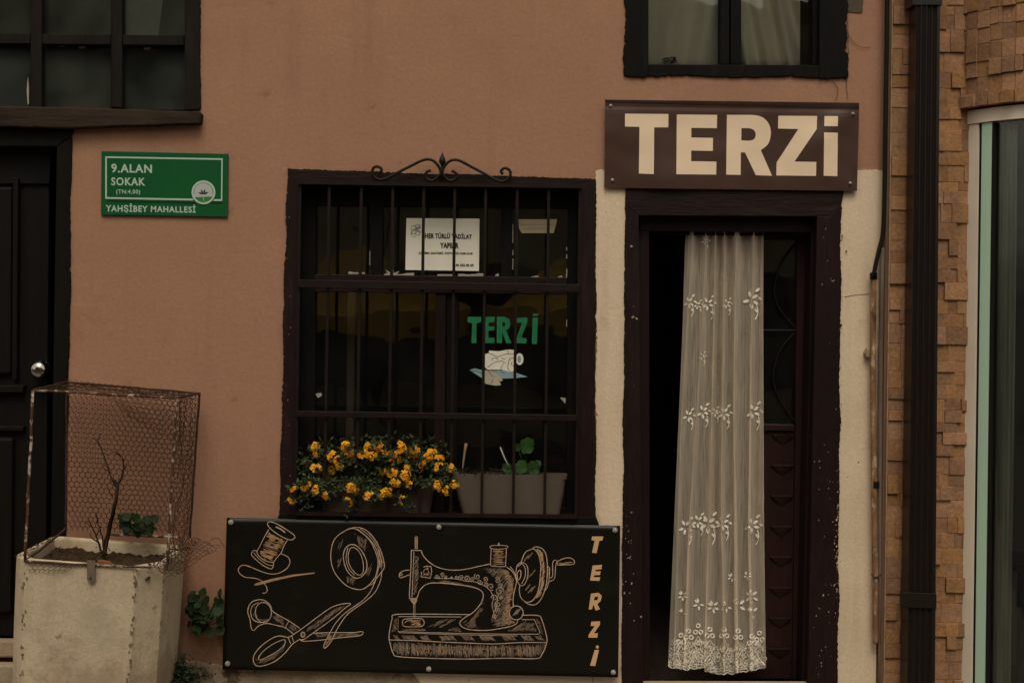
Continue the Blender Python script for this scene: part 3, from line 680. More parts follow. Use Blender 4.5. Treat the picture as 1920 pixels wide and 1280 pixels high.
for k in range(8):
    z = 813 + k * 57.3; x0, x1 = 1446 - k * .9, 1490 - k * .9; b = MB()
    tl, tr, ap = P(x0, z, .179), P(x1, z, .179), P((x0 + x1) / 2, z + 21, .179); f0, f1 = P(x0 + 3, z + 2.5, .166), P(x1 - 3, z + 2.5, .166)
    b.add([tl, tr, ap, f0, f1], [(0, 1, 4, 3), (0, 3, 2), (1, 2, 4), (3, 4, 2), (0, 2, 1)]); obj('stud', b, M['leaf'], sd)
    b = MB(); x0, x1 = 1384, 1430; tl, tr, ap = P(x0, z, .179), P(x1, z, .179), P((x0 + x1) / 2, z + 21, .179); f0, f1 = P(x0 + 3, z + 2.5, .166), P(x1 - 3, z + 2.5, .166)
    b.add([tl, tr, ap, f0, f1], [(0, 1, 4, 3), (0, 3, 2), (1, 2, 4), (3, 4, 2), (0, 2, 1)]); obj('stud', b, M['leaf'], sd)
for q in ([(1494, 455), (1468, 490), (1452, 540), (1462, 580), (1492, 616)], [(1490, 624), (1464, 655), (1450, 705), (1462, 750), (1490, 790)]):
    obj('ironwork', MB().tube([P(a, c, .172) for a, c in cr(q, 6)], .004, 6), M['iron'], sd, smooth=True)
obj('ironwork', MB().tube([P(1384, 619, .172), P(1494, 619, .172)], .004, 6), M['iron'], sd)

def chips(n, fx, fz, y, m, par, seed, s0=1.0, s1=3.2, name='paint_chips'):
    r_ = random.Random(seed); b = MB()
    for _ in range(n):
        z = fz(r_); x = fx(z, r_); R_ = r_.uniform(s0, s1) * (.5 + .5 * r_.random()); k = r_.randint(5, 7)
        b.pp([(x + R_ * r_.uniform(.4, 1) * math.cos(6.283 * t / k), z + R_ * r_.uniform(.6, 1.6) * math.sin(6.283 * t / k)) for t in range(k)], y, y + .003)
    return obj(name, b, m, par, kind='stuff')
M['chip'] = mat('bared undercoat', (.50, .40, .31), (.34, .25, .19), .9, .1, 60)
chips(42, lambda z, r_: 1573 - (z - 900) * .012 - abs(r_.gauss(0, 4)), lambda r_: max(860, min(1275, r_.gauss(1040, 60))), -.0142, M['chip'], sd, 3, .8, 3.0)
chips(34, lambda z, r_: 1545 + r_.gauss(0, 11), lambda r_: r_.uniform(850, 1275), -.0142, M['chip'], sd, 5, .6, 2.2)
chips(26, lambda z, r_: 1180 + r_.gauss(0, 6), lambda r_: max(960, min(1260, r_.gauss(1030, 50))), -.0142, M['chip'], sd, 7, .8, 2.6)
chips(16, lambda z, r_: 1577 + r_.gauss(0, 3), lambda r_: r_.uniform(390, 800), -.0145, M['blackwood'], sd, 9, .8, 2.4, 'paint_smear')
chips(14, lambda z, r_: r_.uniform(532, 548), lambda r_: r_.uniform(360, 950), -.0135, M['chip'], mw, 11, .5, 1.2)
# ------------------------------------------------------------------ window grille
G = thing('window_grille', 'brown iron bar grille with scrolled crest bolted over the shop window', 'grille', P(820, 966, -.03))
YB = -.034
def bar(name, a, c, r, par=G, sq=True, y=YB): return obj(name, MB().tube([P(a[0], a[1], y), P(c[0], c[1], y)], r, 4 if sq else 8, square=sq), M['iron'], par)
for xt, xb in zip((618, 678, 737, 795, 853, 911, 970, 1029), (608, 668, 727, 786, 845, 903, 962, 1021)):
    bar('bar', (xt, 342 + (xt - 560) * .011), (xb, 964), .0086)
bar('side_rail', (563, 341), (554, 966), .009); bar('side_rail', (1088, 348), (1080, 968), .009)
bar('rail', (558, 342), (1092, 350), .011, y=YB - .012); bar('rail', (556, 962), (1082, 968), .011, y=YB - .012)
for (a, c, h) in (((558, 524), (1086, 533), 15), ((556, 770), (1083, 778), 11)):
    b = MB(); b.pp([(a[0], a[1]), (c[0], c[1]), (c[0], c[1] + h), (a[0], a[1] + h)], YB - .021, YB - .009); obj('rail', b, M['iron'], G, bevel=.002)
Z5 = zmap(680, 280, 6.4)
def scroll(pts, r=.0062):
    q = [Z5(p) for p in cr(pts, 10)]; obj('scroll', MB().tube([P(a, c, YB - .012) for a, c in q], r, 7), M['wroughtiron'], G, smooth=True)
scroll([(945, 300), (925, 230), (880, 165), (830, 130), (765, 122), (690, 145), (560, 210), (430, 275), (310, 340), (220, 365), (150, 340), (118, 280), (130, 225), (180, 208), (225, 235), (222, 265), (190, 285)])
scroll([(945, 300), (965, 235), (1010, 170), (1070, 132), (1140, 130), (1220, 165), (1340, 230), (1480, 305), (1600, 370), (1690, 385), (1750, 345), (1775, 300), (1760, 250), (1705, 226), (1660, 262), (1685, 300)])
scroll([(945, 290), (920, 310), (880, 355), (820, 378), (765, 350), (750, 310), (775, 270), (820, 255)])
scroll([(945, 290), (975, 320), (1010, 360), (1060, 380), (1115, 355), (1135, 310), (1110, 280), (1070, 258)])
fc = P(829, 326, YB - .012); obj('finial', MB().lathe(fc, [(.008, -.02), (.007, .02), (.005, .032), (.009, .040), (.0145, .050), (.013, .062), (.006, .076), (.001, .090)], 10), M['wroughtiron'], G, smooth=True)

# ------------------------------------------------------------------ brown TERZI banner over the door
SB = thing('shop_sign', 'brown vinyl sign with large cream letters reading TERZİ above the door', 'sign', P(1370, 355, -.03))
Z1 = zmap(1100, 0, 3.2)
def ysign(px, py):
    u = (px - 1135) / 475; v = (py - 188) / 165
    a = .006 * mnoise.noise(Vector((u * 4, v * 1.6, 2))) + .0028 * mnoise.noise(Vector((u * 11, v * 4, 7)))
    a -= .010 * math.exp(-((u - .93 + .25 * (v - .2)) ** 2) / .004) * math.exp(-((v - .3) ** 2) / .12)
    a -= .007 * math.exp(-((u - .12 - .15 * v) ** 2) / .006) * v
    a += .003 * math.exp(-((v - .06 - .05 * u) ** 2) / .0015)
    return -.025 + a
def sheet(mb, tl, tr, br, bl, yf, nu, nv, th=.003):
    for s in (0, 1):
        for k in range(nv + 1):
            for i in range(nu + 1):
                u, v = i / nu, k / nv
                x = (tl[0] * (1 - u) + tr[0] * u) * (1 - v) + (bl[0] * (1 - u) + br[0] * u) * v; y = (tl[1] * (1 - u) + tr[1] * u) * (1 - v) + (bl[1] * (1 - u) + br[1] * u) * v
                p = P(x, y, yf(x, y)); mb.v.append(p + Vector((0, th * s, 0)))
    W = nu + 1; N = W * (nv + 1)
    for k in range(nv):
        for i in range(nu):
            a = k * W + i; mb.f.append((a, a + 1, a + W + 1, a + W)); mb.f.append((N + a, N + a + W, N + a + W + 1, N + a + 1))
    for i in range(nu): mb.f.append((i, i + N, i + 1 + N, i + 1)); a = nv * W + i; mb.f.append((a, a + 1, a + 1 + N, a + N))
    for k in range(nv): a = k * W; mb.f.append((a, a + W, a + W + N, a + N)); a = k * W + nu; mb.f.append((a, a + N, a + W + N, a + W))
    return mb
obj('vinyl_sheet', sheet(MB(), (1135, 187), (1611, 194), (1607, 358), (1133, 352), ysign, 70, 26), M['bannerbrown'], SB, smooth=False)
b = MB(); decal(b, [(1134, 187), (1611, 193), (1611, 203), (1134, 191)], ysign, .002, 14); obj('folded_hem', b, M['hem'], SB)
b = MB(); T_ = [(230, 683), (491, 685), (490, 765), (405, 765), (403, 1045), (313, 1042), (317, 762), (230, 760)]
E_ = [(541, 688), (783, 690), (781, 770), (628, 768), (628, 826), (758, 828), (757, 906), (627, 904), (627, 968), (779, 970), (777, 1048), (538, 1046)]
Zl = [(1150, 695), (1383, 697), (1380, 775), (1247, 970), (1378, 972), (1376, 1056), (1138, 1053), (1140, 975), (1270, 775), (1148, 772)]
I_ = [(1425, 795), (1507, 797), (1504, 1058), (1422, 1055)]; Id = [(1427, 697), (1508, 698), (1507, 758), (1426, 757)]
for q in (T_, E_, Zl, I_, Id):
    b = MB(); decal(b, [Z1(p) for p in q], ysign, .0012, 10); obj('letter', b, M['signcream'], SB)
b = MB(); rlet(b, [(841, 690)] + cr([(985, 690), (1040, 698), (1080, 725), (1102, 768), (1104, 815), (1088, 865), (1045, 902)], 14) + [(1112, 1055), (1015, 1052), (950, 915), (925, 915), (924, 1050), (837, 1048)],
               [(928, 770), (927, 843), (972, 845), (992, 842), (1006, 833), (1013, 818), (1013, 798), (1005, 783), (990, 774), (972, 770)], Z1, ysign, .0012, 10); obj('letter', b, M['signcream'], SB)
def screw(x, y, yf, par, r=.0095):
    c = P(x, y, yf(x, y)); 
    o = obj('grommet', MB().lathe(c, [(r, -.0005), (r, -.004), (r * .62, -.005), (r * .55, -.0025)], 14, 'Y'), M['steeldark'] if par is SB else M['steel'], par, smooth=False)
    obj('screw_head', MB().lathe(c, [(r * .5, -.0022), (r * .5, -.0065), (r * .3, -.009), (r * .05, -.0095)], 10, 'Y'), M['steel'], o, smooth=True)
for x, y in ((1145, 199), (1599, 214), (1148, 338), (1594, 344)): screw(x, y, ysign, SB, .0078)

# ------------------------------------------------------------------ green street sign
GS = thing('street_sign', 'green enamel street name plate with white lettering on the pink wall', 'street sign', P(308, 406, -.012))
YGS = -.012; gf = flat(YGS)
obj('plate', MB().pp([(190, 283), (428, 288), (427, 407), (189, 403)], YGS, YGS + .010), M['greensign'], GS, bevel=.002)
def gsq(pts, m, name, e=.0006): b = MB(); decal(b, pts, gf, e, 0); return obj(name, b, m, GS)
ZG = zmap(180, 270, 7.385)
gsq([ZG(p) for p in ((150, 775), (1350, 800), (1760, 800), (1765, 830), (1400, 832), (160, 800))], M['greendark'], 'print_shadow', .0005)
b = MB(); TL, TR, BR, BL = (128, 172), (1755, 200), (1748, 790), (128, 758)
for q in ([TL, TR, (TR[0] - 18, TR[1] + 22), (TL[0] + 22, TL[1] + 22)], [TR, BR, (BR[0] - 18, BR[1] - 24), (TR[0] - 18, TR[1] + 22)], [BR, BL, (BL[0] + 22, BL[1] - 22), (BR[0] - 18, BR[1] - 24)], [BL, TL, (TL[0] + 22, TL[1] + 22), (BL[0] + 22, BL[1] - 22)]): decal(b, [ZG(p) for p in q], gf, .0008, 0)
obj('border', b, M['signwhite'], GS)
def gt(s, q, bold):
    b = MB(); text(b, s, [ZG(p) for p in q], gf, .0009, bold, 0, 1.13); obj('lettering', b, M['signwhite'], GS)
gt('9.ALAN', [(212, 272), (775, 285), (775, 405), (212, 398)], .028)
gt('SOKAK', [(210, 462), (682, 468), (682, 580), (210, 574)], .026)
gt('(TN:4,00)', [(280, 628), (612, 632), (612, 710), (280, 704)], .016)
gt('YAHŞİBEY MAHALLESİ', [(135, 815), (1380, 840), (1380, 975), (135, 962)], .026)
cx, cy = ZG((1488, 670))
def disc(r, e, m, name, a0=0, a1=6.2832, sx=cx, sy=cy):
    return gsq([(sx + r * math.cos(a0 + (a1 - a0) * k / 32), sy + r * math.sin(a0 + (a1 - a0) * k / 32)) for k in range(32)], m, name, e)
disc(23, .0009, M['greendark'], 'emblem_shadow', sy=cy + 1.6); disc(22.4, .0011, M['signwhite'], 'emblem_ring'); disc(19.5, .0013, M['logogrey'], 'emblem_disc')
disc(18.6, .0015, M['logogreen'], 'emblem_hill', rad(25), rad(155))
b = MB(); rr = random.Random(2)
for k in range(30):
    a = rad(170 + 200 * k / 29); r0 = 17.0
    ribbon(b, [(cx + r0 * math.cos(a), cy + r0 * math.sin(a)), (cx + (r0 + 1.8) * math.cos(a + .04), cy + (r0 + 1.8) * math.sin(a + .04))], .9, gf, .0016)
obj('emblem_lettering', b, M['ink'], GS)
b = MB()
for ang in (-158, -118, -74, -28):
    a = rad(ang); x, y = cx, cy + 4; dx, dy = math.cos(a), math.sin(a)
    decal(b, [(x, y), (x + 6 * dx - 1.7 * dy, y + 6 * dy + 1.7 * dx), (x + 10.5 * dx, y + 10.5 * dy), (x + 6 * dx + 1.7 * dy, y + 6 * dy - 1.7 * dx)], gf, .0018 + .0001 * (ang + 150) / 30, 0)
obj('emblem_leaves', b, M['ink'], GS)
b = MB(); ribbon(b, cr([(cx, cy + 6), (cx - .5, cy + 10), (cx + .8, cy + 16)], 2), 1.0, gf, .0018); obj('emblem_stem', b, M['signwhite'], GS)

# ------------------------------------------------------------------ black sewing banner
BN = thing('sewing_banner', 'black vinyl banner printed with sewing machine, scissors, tape and thread under the window', 'banner', P(790, 1262, -.03))
def yban(px, py):
    u = (px - 420) / 740; v = (py - 975) / 285
    a = .007 * mnoise.noise(Vector((u * 3, v * 1.2, 12))) + .0022 * mnoise.noise(Vector((u * 9, v * 4, 17)))
    d = abs((u - .02) * .75 - (v - .03) * .55); a -= .004 * math.exp(-d * d / .0012) * math.exp(-((u - .05) ** 2) / .01)
    a -= .010 * max(0, v - .82) / .18 * (1 - u * .5)
    return -.038 + a
obj('vinyl_sheet', sheet(MB(), (425, 970), (1163, 985), (1159, 1269), (417, 1254), yban, 80, 30), M['bannerblack'], BN, smooth=True)
A6, A7 = zmap(410, 960, 4), zmap(700, 960, 4)
def S(mb, pts, fm, wd=1.7, closed=False, smooth=True, eps=.0016):
    ribbon(mb, [fm(p) for p in (cr(pts, 10, closed) if smooth else pts)], wd, yban, eps)
rr = random.Random(21)
def H(mb, poly, ang, sp, wd, fm, fill=.8): hatch(mb, poly, ang, sp, wd, yban, rr, fill, .0013, fm)
def ell(x, y, rx, ry, rot=0, n=20):
    c, s = math.cos(rad(rot)), math.sin(rad(rot)); return [(x + rx * math.cos(t * 6.2832 / n) * c - ry * math.sin(t * 6.2832 / n) * s, y + rx * math.cos(t * 6.2832 / n) * s + ry * math.sin(t * 6.2832 / n) * c) for t in range(n)]
# thread spool and needle
b = MB(); g = MB()
S(b, [(370, 100), (368, 78), (390, 70), (440, 88), (510, 130), (560, 165), (572, 185), (560, 200), (530, 205), (470, 180), (410, 140)], A6, 1.8, True)
S(b, [(428, 108), (460, 122), (498, 150)], A6, 3.0); S(b, [(375, 128), (335, 200), (310, 250), (285, 295)], A6); S(b, [(515, 208), (490, 250), (470, 300), (440, 335), (410, 375)], A6)
S(b, [(285, 290), (262, 285), (245, 312), (270, 345), (330, 395), (385, 422), (405, 415), (412, 380)], A6); S(b, [(285, 292), (300, 325), (350, 362), (410, 375)], A6)
S(b, [(262, 300), (300, 345), (360, 388), (405, 400)], A6, 1.2)
for sp, wd, ang in ((9, 2.2, 12), (15, 1.6, 28)): H(g, [(372, 150), (505, 215), (470, 290), (410, 368), (345, 352), (290, 298), (330, 220)], ang, sp, wd, A6, .7)
S(b, [(470, 310), (520, 335), (535, 375), (510, 420), (450, 455), (380, 460), (300, 435), (230, 405), (180, 395), (150, 420), (155, 455), (200, 485), (280, 495), (330, 520), (362, 565), (358, 600), (330, 605)], A6, 1.6)
decal(g, [A6(p) for p in ((265, 540), (290, 528), (400, 497), (560, 465), (720, 450), (722, 458), (560, 480), (420, 512), (300, 545), (270, 547))], yban, .0012, 14)
sp_ = obj('thread_spool_print', b, M['chalk'], BN, recalc=False); obj('shading', g, M['chalkgold'], sp_, recalc=False, kind='stuff')
# tape measure
b = MB(); g = MB()
S(b, [(945, 140), (870, 200), (842, 300), (850, 400), (890, 480), (970, 555), (1060, 578), (1120, 550), (1175, 480), (1195, 390), (1185, 320), (1140, 220), (1070, 150), (1010, 120)], A6, 1.8, True)
S(b, [(960, 128), (1030, 112), (1100, 130), (1170, 200), (1220, 300), (1243, 400), (1225, 440), (1180, 500)], A6, 1.8); S(b, [(1040, 125), (1120, 190), (1180, 270), (1205, 370), (1195, 430), (1170, 520)], A6, 1.6)
S(b, [(1060, 120), (1140, 185), (1200, 280), (1222, 380)], A6, 1.4)
S(b, [(995, 240), (950, 270), (935, 340), (960, 430), (1010, 485), (1060, 488), (1105, 440), (1110, 370), (1080, 300), (1040, 255)], A6, 2.0, True)
S(b, [(1000, 262), (972, 310), (980, 390), (1020, 450), (1060, 470), (1085, 440), (1080, 360), (1050, 290)], A6, 1.6, True); S(b, [(970, 265), (955, 340), (975, 420), (1020, 470)], A6, 1.5)
S(b, [(1225, 440), (1210, 520), (1170, 600), (1100, 665), (1020, 720), (960, 770), (915, 830), (880, 890), (855, 945), (830, 985), (795, 1018), (790, 990), (830, 910), (870, 840), (920, 780), (980, 730), (1080, 660), (1140, 590), (1180, 500)], A6, 1.7)
S(b, [(1120, 550), (1160, 530), (1190, 480)], A6, 1.5)
H(g, [(1020, 155), (1110, 200), (1105, 300), (1050, 250)], 75, 8, 1.6, A6); H(g, [(945, 160), (925, 250), (890, 310), (900, 240)], 108, 9, 1.3, A6); H(g, [(935, 300), (915, 390), (875, 445), (890, 370)], 115, 8, 1.6, A6)
H(g, [(960, 465), (1028, 500), (1010, 545), (962, 535)], 85, 7, 1.6, A6); H(g, [(1155, 345), (1150, 420), (1100, 525), (1105, 460)], 112, 9, 1.4, A6)
tp = obj('tape_measure_print', b, M['chalk'], BN, recalc=False); obj('shading', g, M['chalkdim'], tp, recalc=False, kind='stuff')
g = MB(); H(g, [(1180, 240), (1235, 380), (1225, 440), (1200, 400)], 70, 6, 1.6, A6); H(g, [(835, 905), (860, 935), (800, 1010), (792, 990)], 120, 7, 1.5, A6); obj('highlight', g, M['chalkgold'], tp, recalc=False, kind='stuff')
# scissors
b = MB(); g = MB()
S(b, [(610, 870), (530, 815), (410, 745), (390, 700), (345, 660), (290, 655), (240, 680), (218, 740), (235, 800), (245, 870), (265, 883), (300, 850), (360, 832), (430, 845), (500, 865), (560, 910)], A6, 1.8)
S(b, ell(335, 750, 60, 76, -5), A6, 1.6, True); S(b, [(300, 675), (255, 700), (240, 750), (262, 805), (320, 825), (375, 800)], A6, 1.6); H(g, [(270, 690), (250, 760), (300, 820), (370, 805), (300, 795), (272, 740)], 60, 7, 1.5, A6)
H(g, [(405, 770), (420, 762), (510, 820), (490, 855), (405, 800)], 30, 7, 1.6, A6, .9); S(b, [(528, 812), (512, 840), (500, 868)], A6, 1.5); H(g, [(535, 830), (600, 875), (570, 895), (520, 860)], 30, 7, 1.5, A6)
S(b, [(560, 915), (640, 860), (760, 770), (850, 710), (930, 685), (990, 685), (950, 715), (850, 800), (740, 880), (640, 950), (610, 950)], A6, 1.8)
H(g, [(680, 850), (900, 700), (950, 700), (720, 880), (655, 900)], -60, 6, 1.5, A6, .85)
S(b, [(705, 905), (850, 900), (1000, 900), (1075, 893), (1083, 905), (1050, 925), (900, 940), (780, 955), (640, 965), (610, 950)], A6, 1.7); H(g, [(710, 910), (1070, 898), (1040, 925), (860, 940), (740, 940)], 160, 6, 1.5, A6)
S(b, ell(632, 915, 15, 18), A6, 1.8, True); S(b, [(560, 915), (520, 935), (450, 925), (380, 955), (310, 1010), (265, 1070), (262, 1120), (290, 1150), (350, 1145), (430, 1110), (500, 1050), (555, 985), (610, 950)], A6, 1.8)
S(b, [(480, 955), (410, 985), (340, 1035), (300, 1085), (310, 1105), (360, 1085), (440, 1040), (490, 995), (500, 960)], A6, 1.6, True); S(b, [(520, 935), (540, 985)], A6, 1.5); S(b, [(548, 925), (562, 968)], A6, 1.5)
H(g, [(275, 1090), (300, 1110), (360, 1095), (450, 1045), (500, 990), (500, 1030), (420, 1095), (330, 1135), (285, 1130)], 150, 7, 1.6, A6); H(g, [(620, 900), (650, 900), (640, 935), (615, 930)], 20, 6, 1.4, A6)
sp_ = obj('scissors_print', b, M['chalk'], BN, recalc=False); obj('shading', g, M['chalkdim'], sp_, recalc=False, kind='stuff')
# sewing machine
b = MB(); g = MB(); d = MB()
S(b, [(314, 275), (313, 187), (322, 180), (330, 187), (330, 275)], A7, 1.5, smooth=False); S(g, [(322, 190), (322, 275)], A7, 2.2)
S(b, [(283, 285), (360, 285)], A7); S(b, [(360, 285), (372, 320), (410, 365), (470, 405), (550, 428), (640, 432), (720, 420), (800, 402), (880, 385)], A7, 1.8)
S(b, [(285, 285), (280, 450), (270, 625), (280, 645), (325, 640), (345, 590), (380, 550), (430, 530), (520, 530), (620, 540), (720, 555), (790, 575), (822, 605), (820, 650), (790, 705), (740, 755), (690, 785), (655, 815), (650, 840), (680, 865), (740, 880), (850, 883), (950, 870), (1040, 850), (1080, 825), (1080, 805)], A7, 1.9)
S(b, [(304, 295), (298, 450), (289, 640)], A7, 1.5); H(d, [(306, 320), (345, 330), (345, 500), (320, 600), (295, 630)], -60, 9, 2.0, A7, .9)
for q in ([(280, 648), (325, 645), (322, 668), (308, 690), (300, 682), (283, 662)],): decal(g, [A7(p) for p in q], yban, .0012, 14); S(b, q, A7, 1.3, True)
S(b, [(302, 690), (303, 798)], A7, 1.0); S(b, [(312, 690), (312, 798)], A7, 1.0)
S(b, [(270, 432), (225, 438), (195, 460), (200, 488), (230, 483), (272, 465)], A7, 1.7); S(b, ell(208, 465, 9, 9, 0, 8), A7, 1.2, True)
S(b, [(375, 410), (400, 402), (432, 405), (438, 440), (428, 492), (358, 482), (362, 445)], A7, 1.8, True, False); S(b, ell(395, 445, 18, 22, 0, 8), A7, 1.0, True); S(b, ell(405, 420, 6, 6, 0, 6), A7, 1.2, True); H(d, [(370, 450), (430, 450), (425, 485), (362, 478)], -50, 9, 1.6, A7)
S(b, [(878, 252), (940, 246), (1006, 252), (1000, 268), (940, 276), (884, 270)], A7, 1.4, True); S(b, [(884, 272), (880, 385), (892, 402), (985, 405), (992, 390), (998, 272)], A7, 1.5); S(b, [(940, 228), (942, 252)], A7, 2.4)
H(g, [(888, 285), (994, 288), (988, 398), (890, 396)], 2, 9, 2.2, A7, .9)
S(b, [(1000, 410), (1045, 445), (1072, 500), (1070, 540), (1055, 600), (1048, 650), (1050, 700)], A7, 1.9); S(b, [(1025, 405), (1050, 435), (1068, 475)], A7, 1.4)
BODY = [(840, 432), (1000, 418), (1055, 480), (1058, 560), (1040, 640), (1030, 720), (1045, 790), (1070, 828), (950, 865), (870, 868), (880, 800), (935, 700), (905, 600), (920, 520)]
H(g, [(960, 425), (1010, 430), (1055, 490), (1055, 570), (1035, 660), (1028, 740), (1060, 825), (950, 862), (955, 780), (985, 700), (1000, 560), (985, 480)], -35, 9, 2.2, A7, .9); H(d, BODY, -52, 9, 1.6, A7, .75); H(d, [(820, 420), (960, 410), (1000, 470), (900, 460)], -40, 9, 1.6, A7, .8)
H(d, [(400, 545), (430, 515), (540, 510), (700, 535), (800, 572), (700, 548), (520, 528), (430, 532)], 5, 7, 1.8, A7, .9)
H(d, [(830, 640), (800, 720), (740, 790), (690, 850), (780, 868), (765, 800), (825, 720)], -55, 9, 1.7, A7, .85); H(d, [(665, 830), (700, 800), (760, 865), (700, 868)], -40, 9, 1.6, A7)
H(d, [(880, 800), (1000, 790), (1040, 840), (900, 862)], -20, 9, 2, A7)
def spiral(x, y, r, a0, turn=1.6, dirn=1): return [(x + r * (1 - t / 16) * math.cos(a0 + dirn * t / 14 * turn * 6.28), y + r * (1 - t / 16) * math.sin(a0 + dirn * t / 14 * turn * 6.28)) for t in range(15)]
for x, y, r, a, dn in ((480, 478, 16, 0, 1), (515, 465, 18, 2, -1), (545, 485, 14, 1, 1), (585, 488, 10, 3, -1), (625, 485, 15, 0, 1), (660, 488, 18, 3, 1), (700, 494, 24, 1, -1), (745, 500, 18, 2, 1), (780, 480, 24, 4, -1), (800, 520, 22, 0, 1), (840, 500, 22, 2, -1), (850, 540, 18, 1, 1),
                    (882, 556, 30, 1, 1), (930, 510, 24, 4, 1), (946, 592, 34, 0, -1), (908, 640, 26, 3, 1), (955, 545, 18, 1, 1), (935, 685, 26, 5, -1), (935, 730, 20, 2, 1), (915, 700, 18, 4, 1), (905, 780, 18, 1, -1), (960, 640, 14, 2, 1)):
    S(b, spiral(x, y, r, a, 1.4, dn), A7, 1.25)
S(b, [(455, 490), (500, 495), (560, 495), (620, 498), (700, 515), (760, 520), (830, 548), (860, 570)], A7, 1.2); S(b, [(880, 590), (900, 640), (890, 690), (900, 740), (915, 800)], A7, 1.2); S(b, [(935, 620), (925, 690), (905, 750)], A7, 1.3)
S(b, [(1195, 272), (1140, 300), (1112, 365), (1110, 390)], A7, 1.7); S(b, [(1098, 545), (1095, 590), (1108, 640), (1150, 672), (1200, 655), (1235, 590), (1250, 500), (1255, 400), (1240, 320), (1215, 282), (1195, 272)], A7, 1.7)
S(b, [(1195, 272), (1215, 258), (1260, 268), (1293, 310), (1305, 400), (1300, 520), (1280, 600), (1250, 660), (1210, 692), (1160, 685), (1115, 650)], A7, 1.8); S(b, [(1230, 270), (1265, 320), (1275, 420), (1268, 520), (1245, 610)], A7, 1.2)
H(g, [(1215, 272), (1270, 285), (1294, 400), (1285, 520), (1250, 630), (1195, 682), (1235, 590), (1257, 450), (1245, 330)], -65, 8, 2.2, A7, .9)
S(b, [(1070, 450), (1078, 400), (1110, 375), (1150, 395), (1160, 460), (1140, 530), (1110, 550), (1085, 525), (1070, 480)], A7, 1.7, True); S(b, [(1085, 405), (1115, 385), (1138, 420), (1138, 480), (1112, 535)], A7, 1.5); S(b, ell(1093, 468, 14, 36, 8, 12), A7, 1.8, True); S(b, ell(1072, 480, 8, 18, 0, 8), A7, 1.5, True)
for p0 in ((1150, 340), (1180, 320), (1170, 480), (1200, 450), (1160, 560), (1180, 580), (1200, 570)): S(d, [(p0[0] - 20, p0[1] + 25), (p0[0] + 15, p0[1] - 20)], A7, 2.2)
S(b, [(1305, 405), (1320, 412), (1322, 450), (1312, 540), (1290, 582), (1278, 575)], A7, 1.5); H(g, [(1305, 410), (1320, 420), (1310, 530), (1288, 575), (1300, 500)], -70, 7, 1.6, A7, .9)
S(b, [(1318, 490), (1335, 488), (1345, 470), (1345, 380), (1358, 358), (1376, 362), (1380, 385)], A7, 1.5); S(b, [(1318, 518), (1350, 505), (1362, 480), (1368, 390)], A7, 1.5)
S(b, [(1376, 372), (1430, 345), (1480, 342), (1508, 365), (1500, 388), (1440, 392), (1380, 392)], A7, 1.7, True); H(g, [(1385, 378), (1440, 372), (1500, 370), (1495, 386), (1385, 390)], 4, 7, 2.0, A7, .95)
S(b, ell(1072, 752, 52, 52), A7, 1.9, True)
for k in range(5): S(d, [(1045 + k * 8, 775 - k * 3), (1075 + k * 8, 730 - k * 3)], A7, 1.6)
S(b, [(720, 765), (400, 762), (165, 765), (140, 800), (118, 920), (125, 980), (150, 1058), (190, 1080), (400, 1092), (700, 1098), (1000, 1092), (1220, 1095), (1265, 1062), (1298, 985), (1300, 930), (1262, 800), (1230, 772), (1112, 770)], A7, 1.8)
S(b, [(660, 783), (188, 780), (185, 892), (400, 900), (700, 908), (1000, 912), (1240, 912), (1250, 898), (1208, 803), (1112, 803)], A7, 1.5, smooth=False); S(b, [(190, 900), (500, 912), (800, 920), (1080, 925)], A7, 1.1)
S(b, [(120, 955), (300, 960), (500, 970), (700, 978), (900, 985), (1100, 975), (1295, 975)], A7, 1.7)
H(d, [(128, 965), (500, 978), (900, 992), (1290, 982), (1265, 1060), (1220, 1088), (700, 1090), (190, 1075), (150, 1052)], 88, 8, 1.9, A7, .8); H(g, [(180, 975), (900, 1000), (1270, 990), (1230, 1080), (250, 1070)], 84, 22, 1.6, A7, .6)
for x in range(150, 1200, 60): S(d, [(x, 1020 + rr.uniform(-18, 18)), (x + 30, 1015 + rr.uniform(-15, 15)), (x + 50, 1030 + rr.uniform(-15, 15))], A7, 1.5)
for x0, x1 in ((140, 175), (200, 300), (335, 400), (480, 590), (650, 730), (780, 880), (950, 1040), (1095, 1170), (1200, 1250)): H(d, [(x0, 915), (x1, 918), (x1 + 40, 965), (x0 + 40, 962)], 40, 7, 2, A7, .9)
H(d, [(150, 800), (182, 790), (180, 890), (135, 900)], 50, 9, 1.8, A7); H(d, [(1215, 790), (1250, 810), (1290, 930), (1255, 905)], 50, 9, 1.8, A7)
H(d, [(400, 860), (520, 800), (640, 790), (500, 870)], -28, 8, 1.8, A7, .8); H(d, [(560, 880), (650, 850), (660, 895), (560, 898)], -28, 8, 1.6, A7); H(d, [(1000, 895), (1140, 810), (1205, 815), (1225, 890), (1100, 900)], -38, 8, 1.9, A7, .85); H(d, [(200, 870), (400, 875), (400, 890), (195, 885)], 5, 6, 1.4, A7)
S(b, [(218, 830), (225, 805), (250, 798), (365, 798), (368, 850), (240, 855)], A7, 1.7, True); H(g, [(280, 805), (360, 802), (362, 846), (270, 850)], -20, 8, 2, A7, .9); S(b, [(235, 830), (255, 812), (300, 810)], A7, 1.2)
mp_ = obj('sewing_machine_print', b, M['chalk'], BN, recalc=False); obj('shading', d, M['chalkdim'], mp_, recalc=False, kind='stuff'); obj('highlight', g, M['chalkgold'], mp_, recalc=False, kind='stuff')
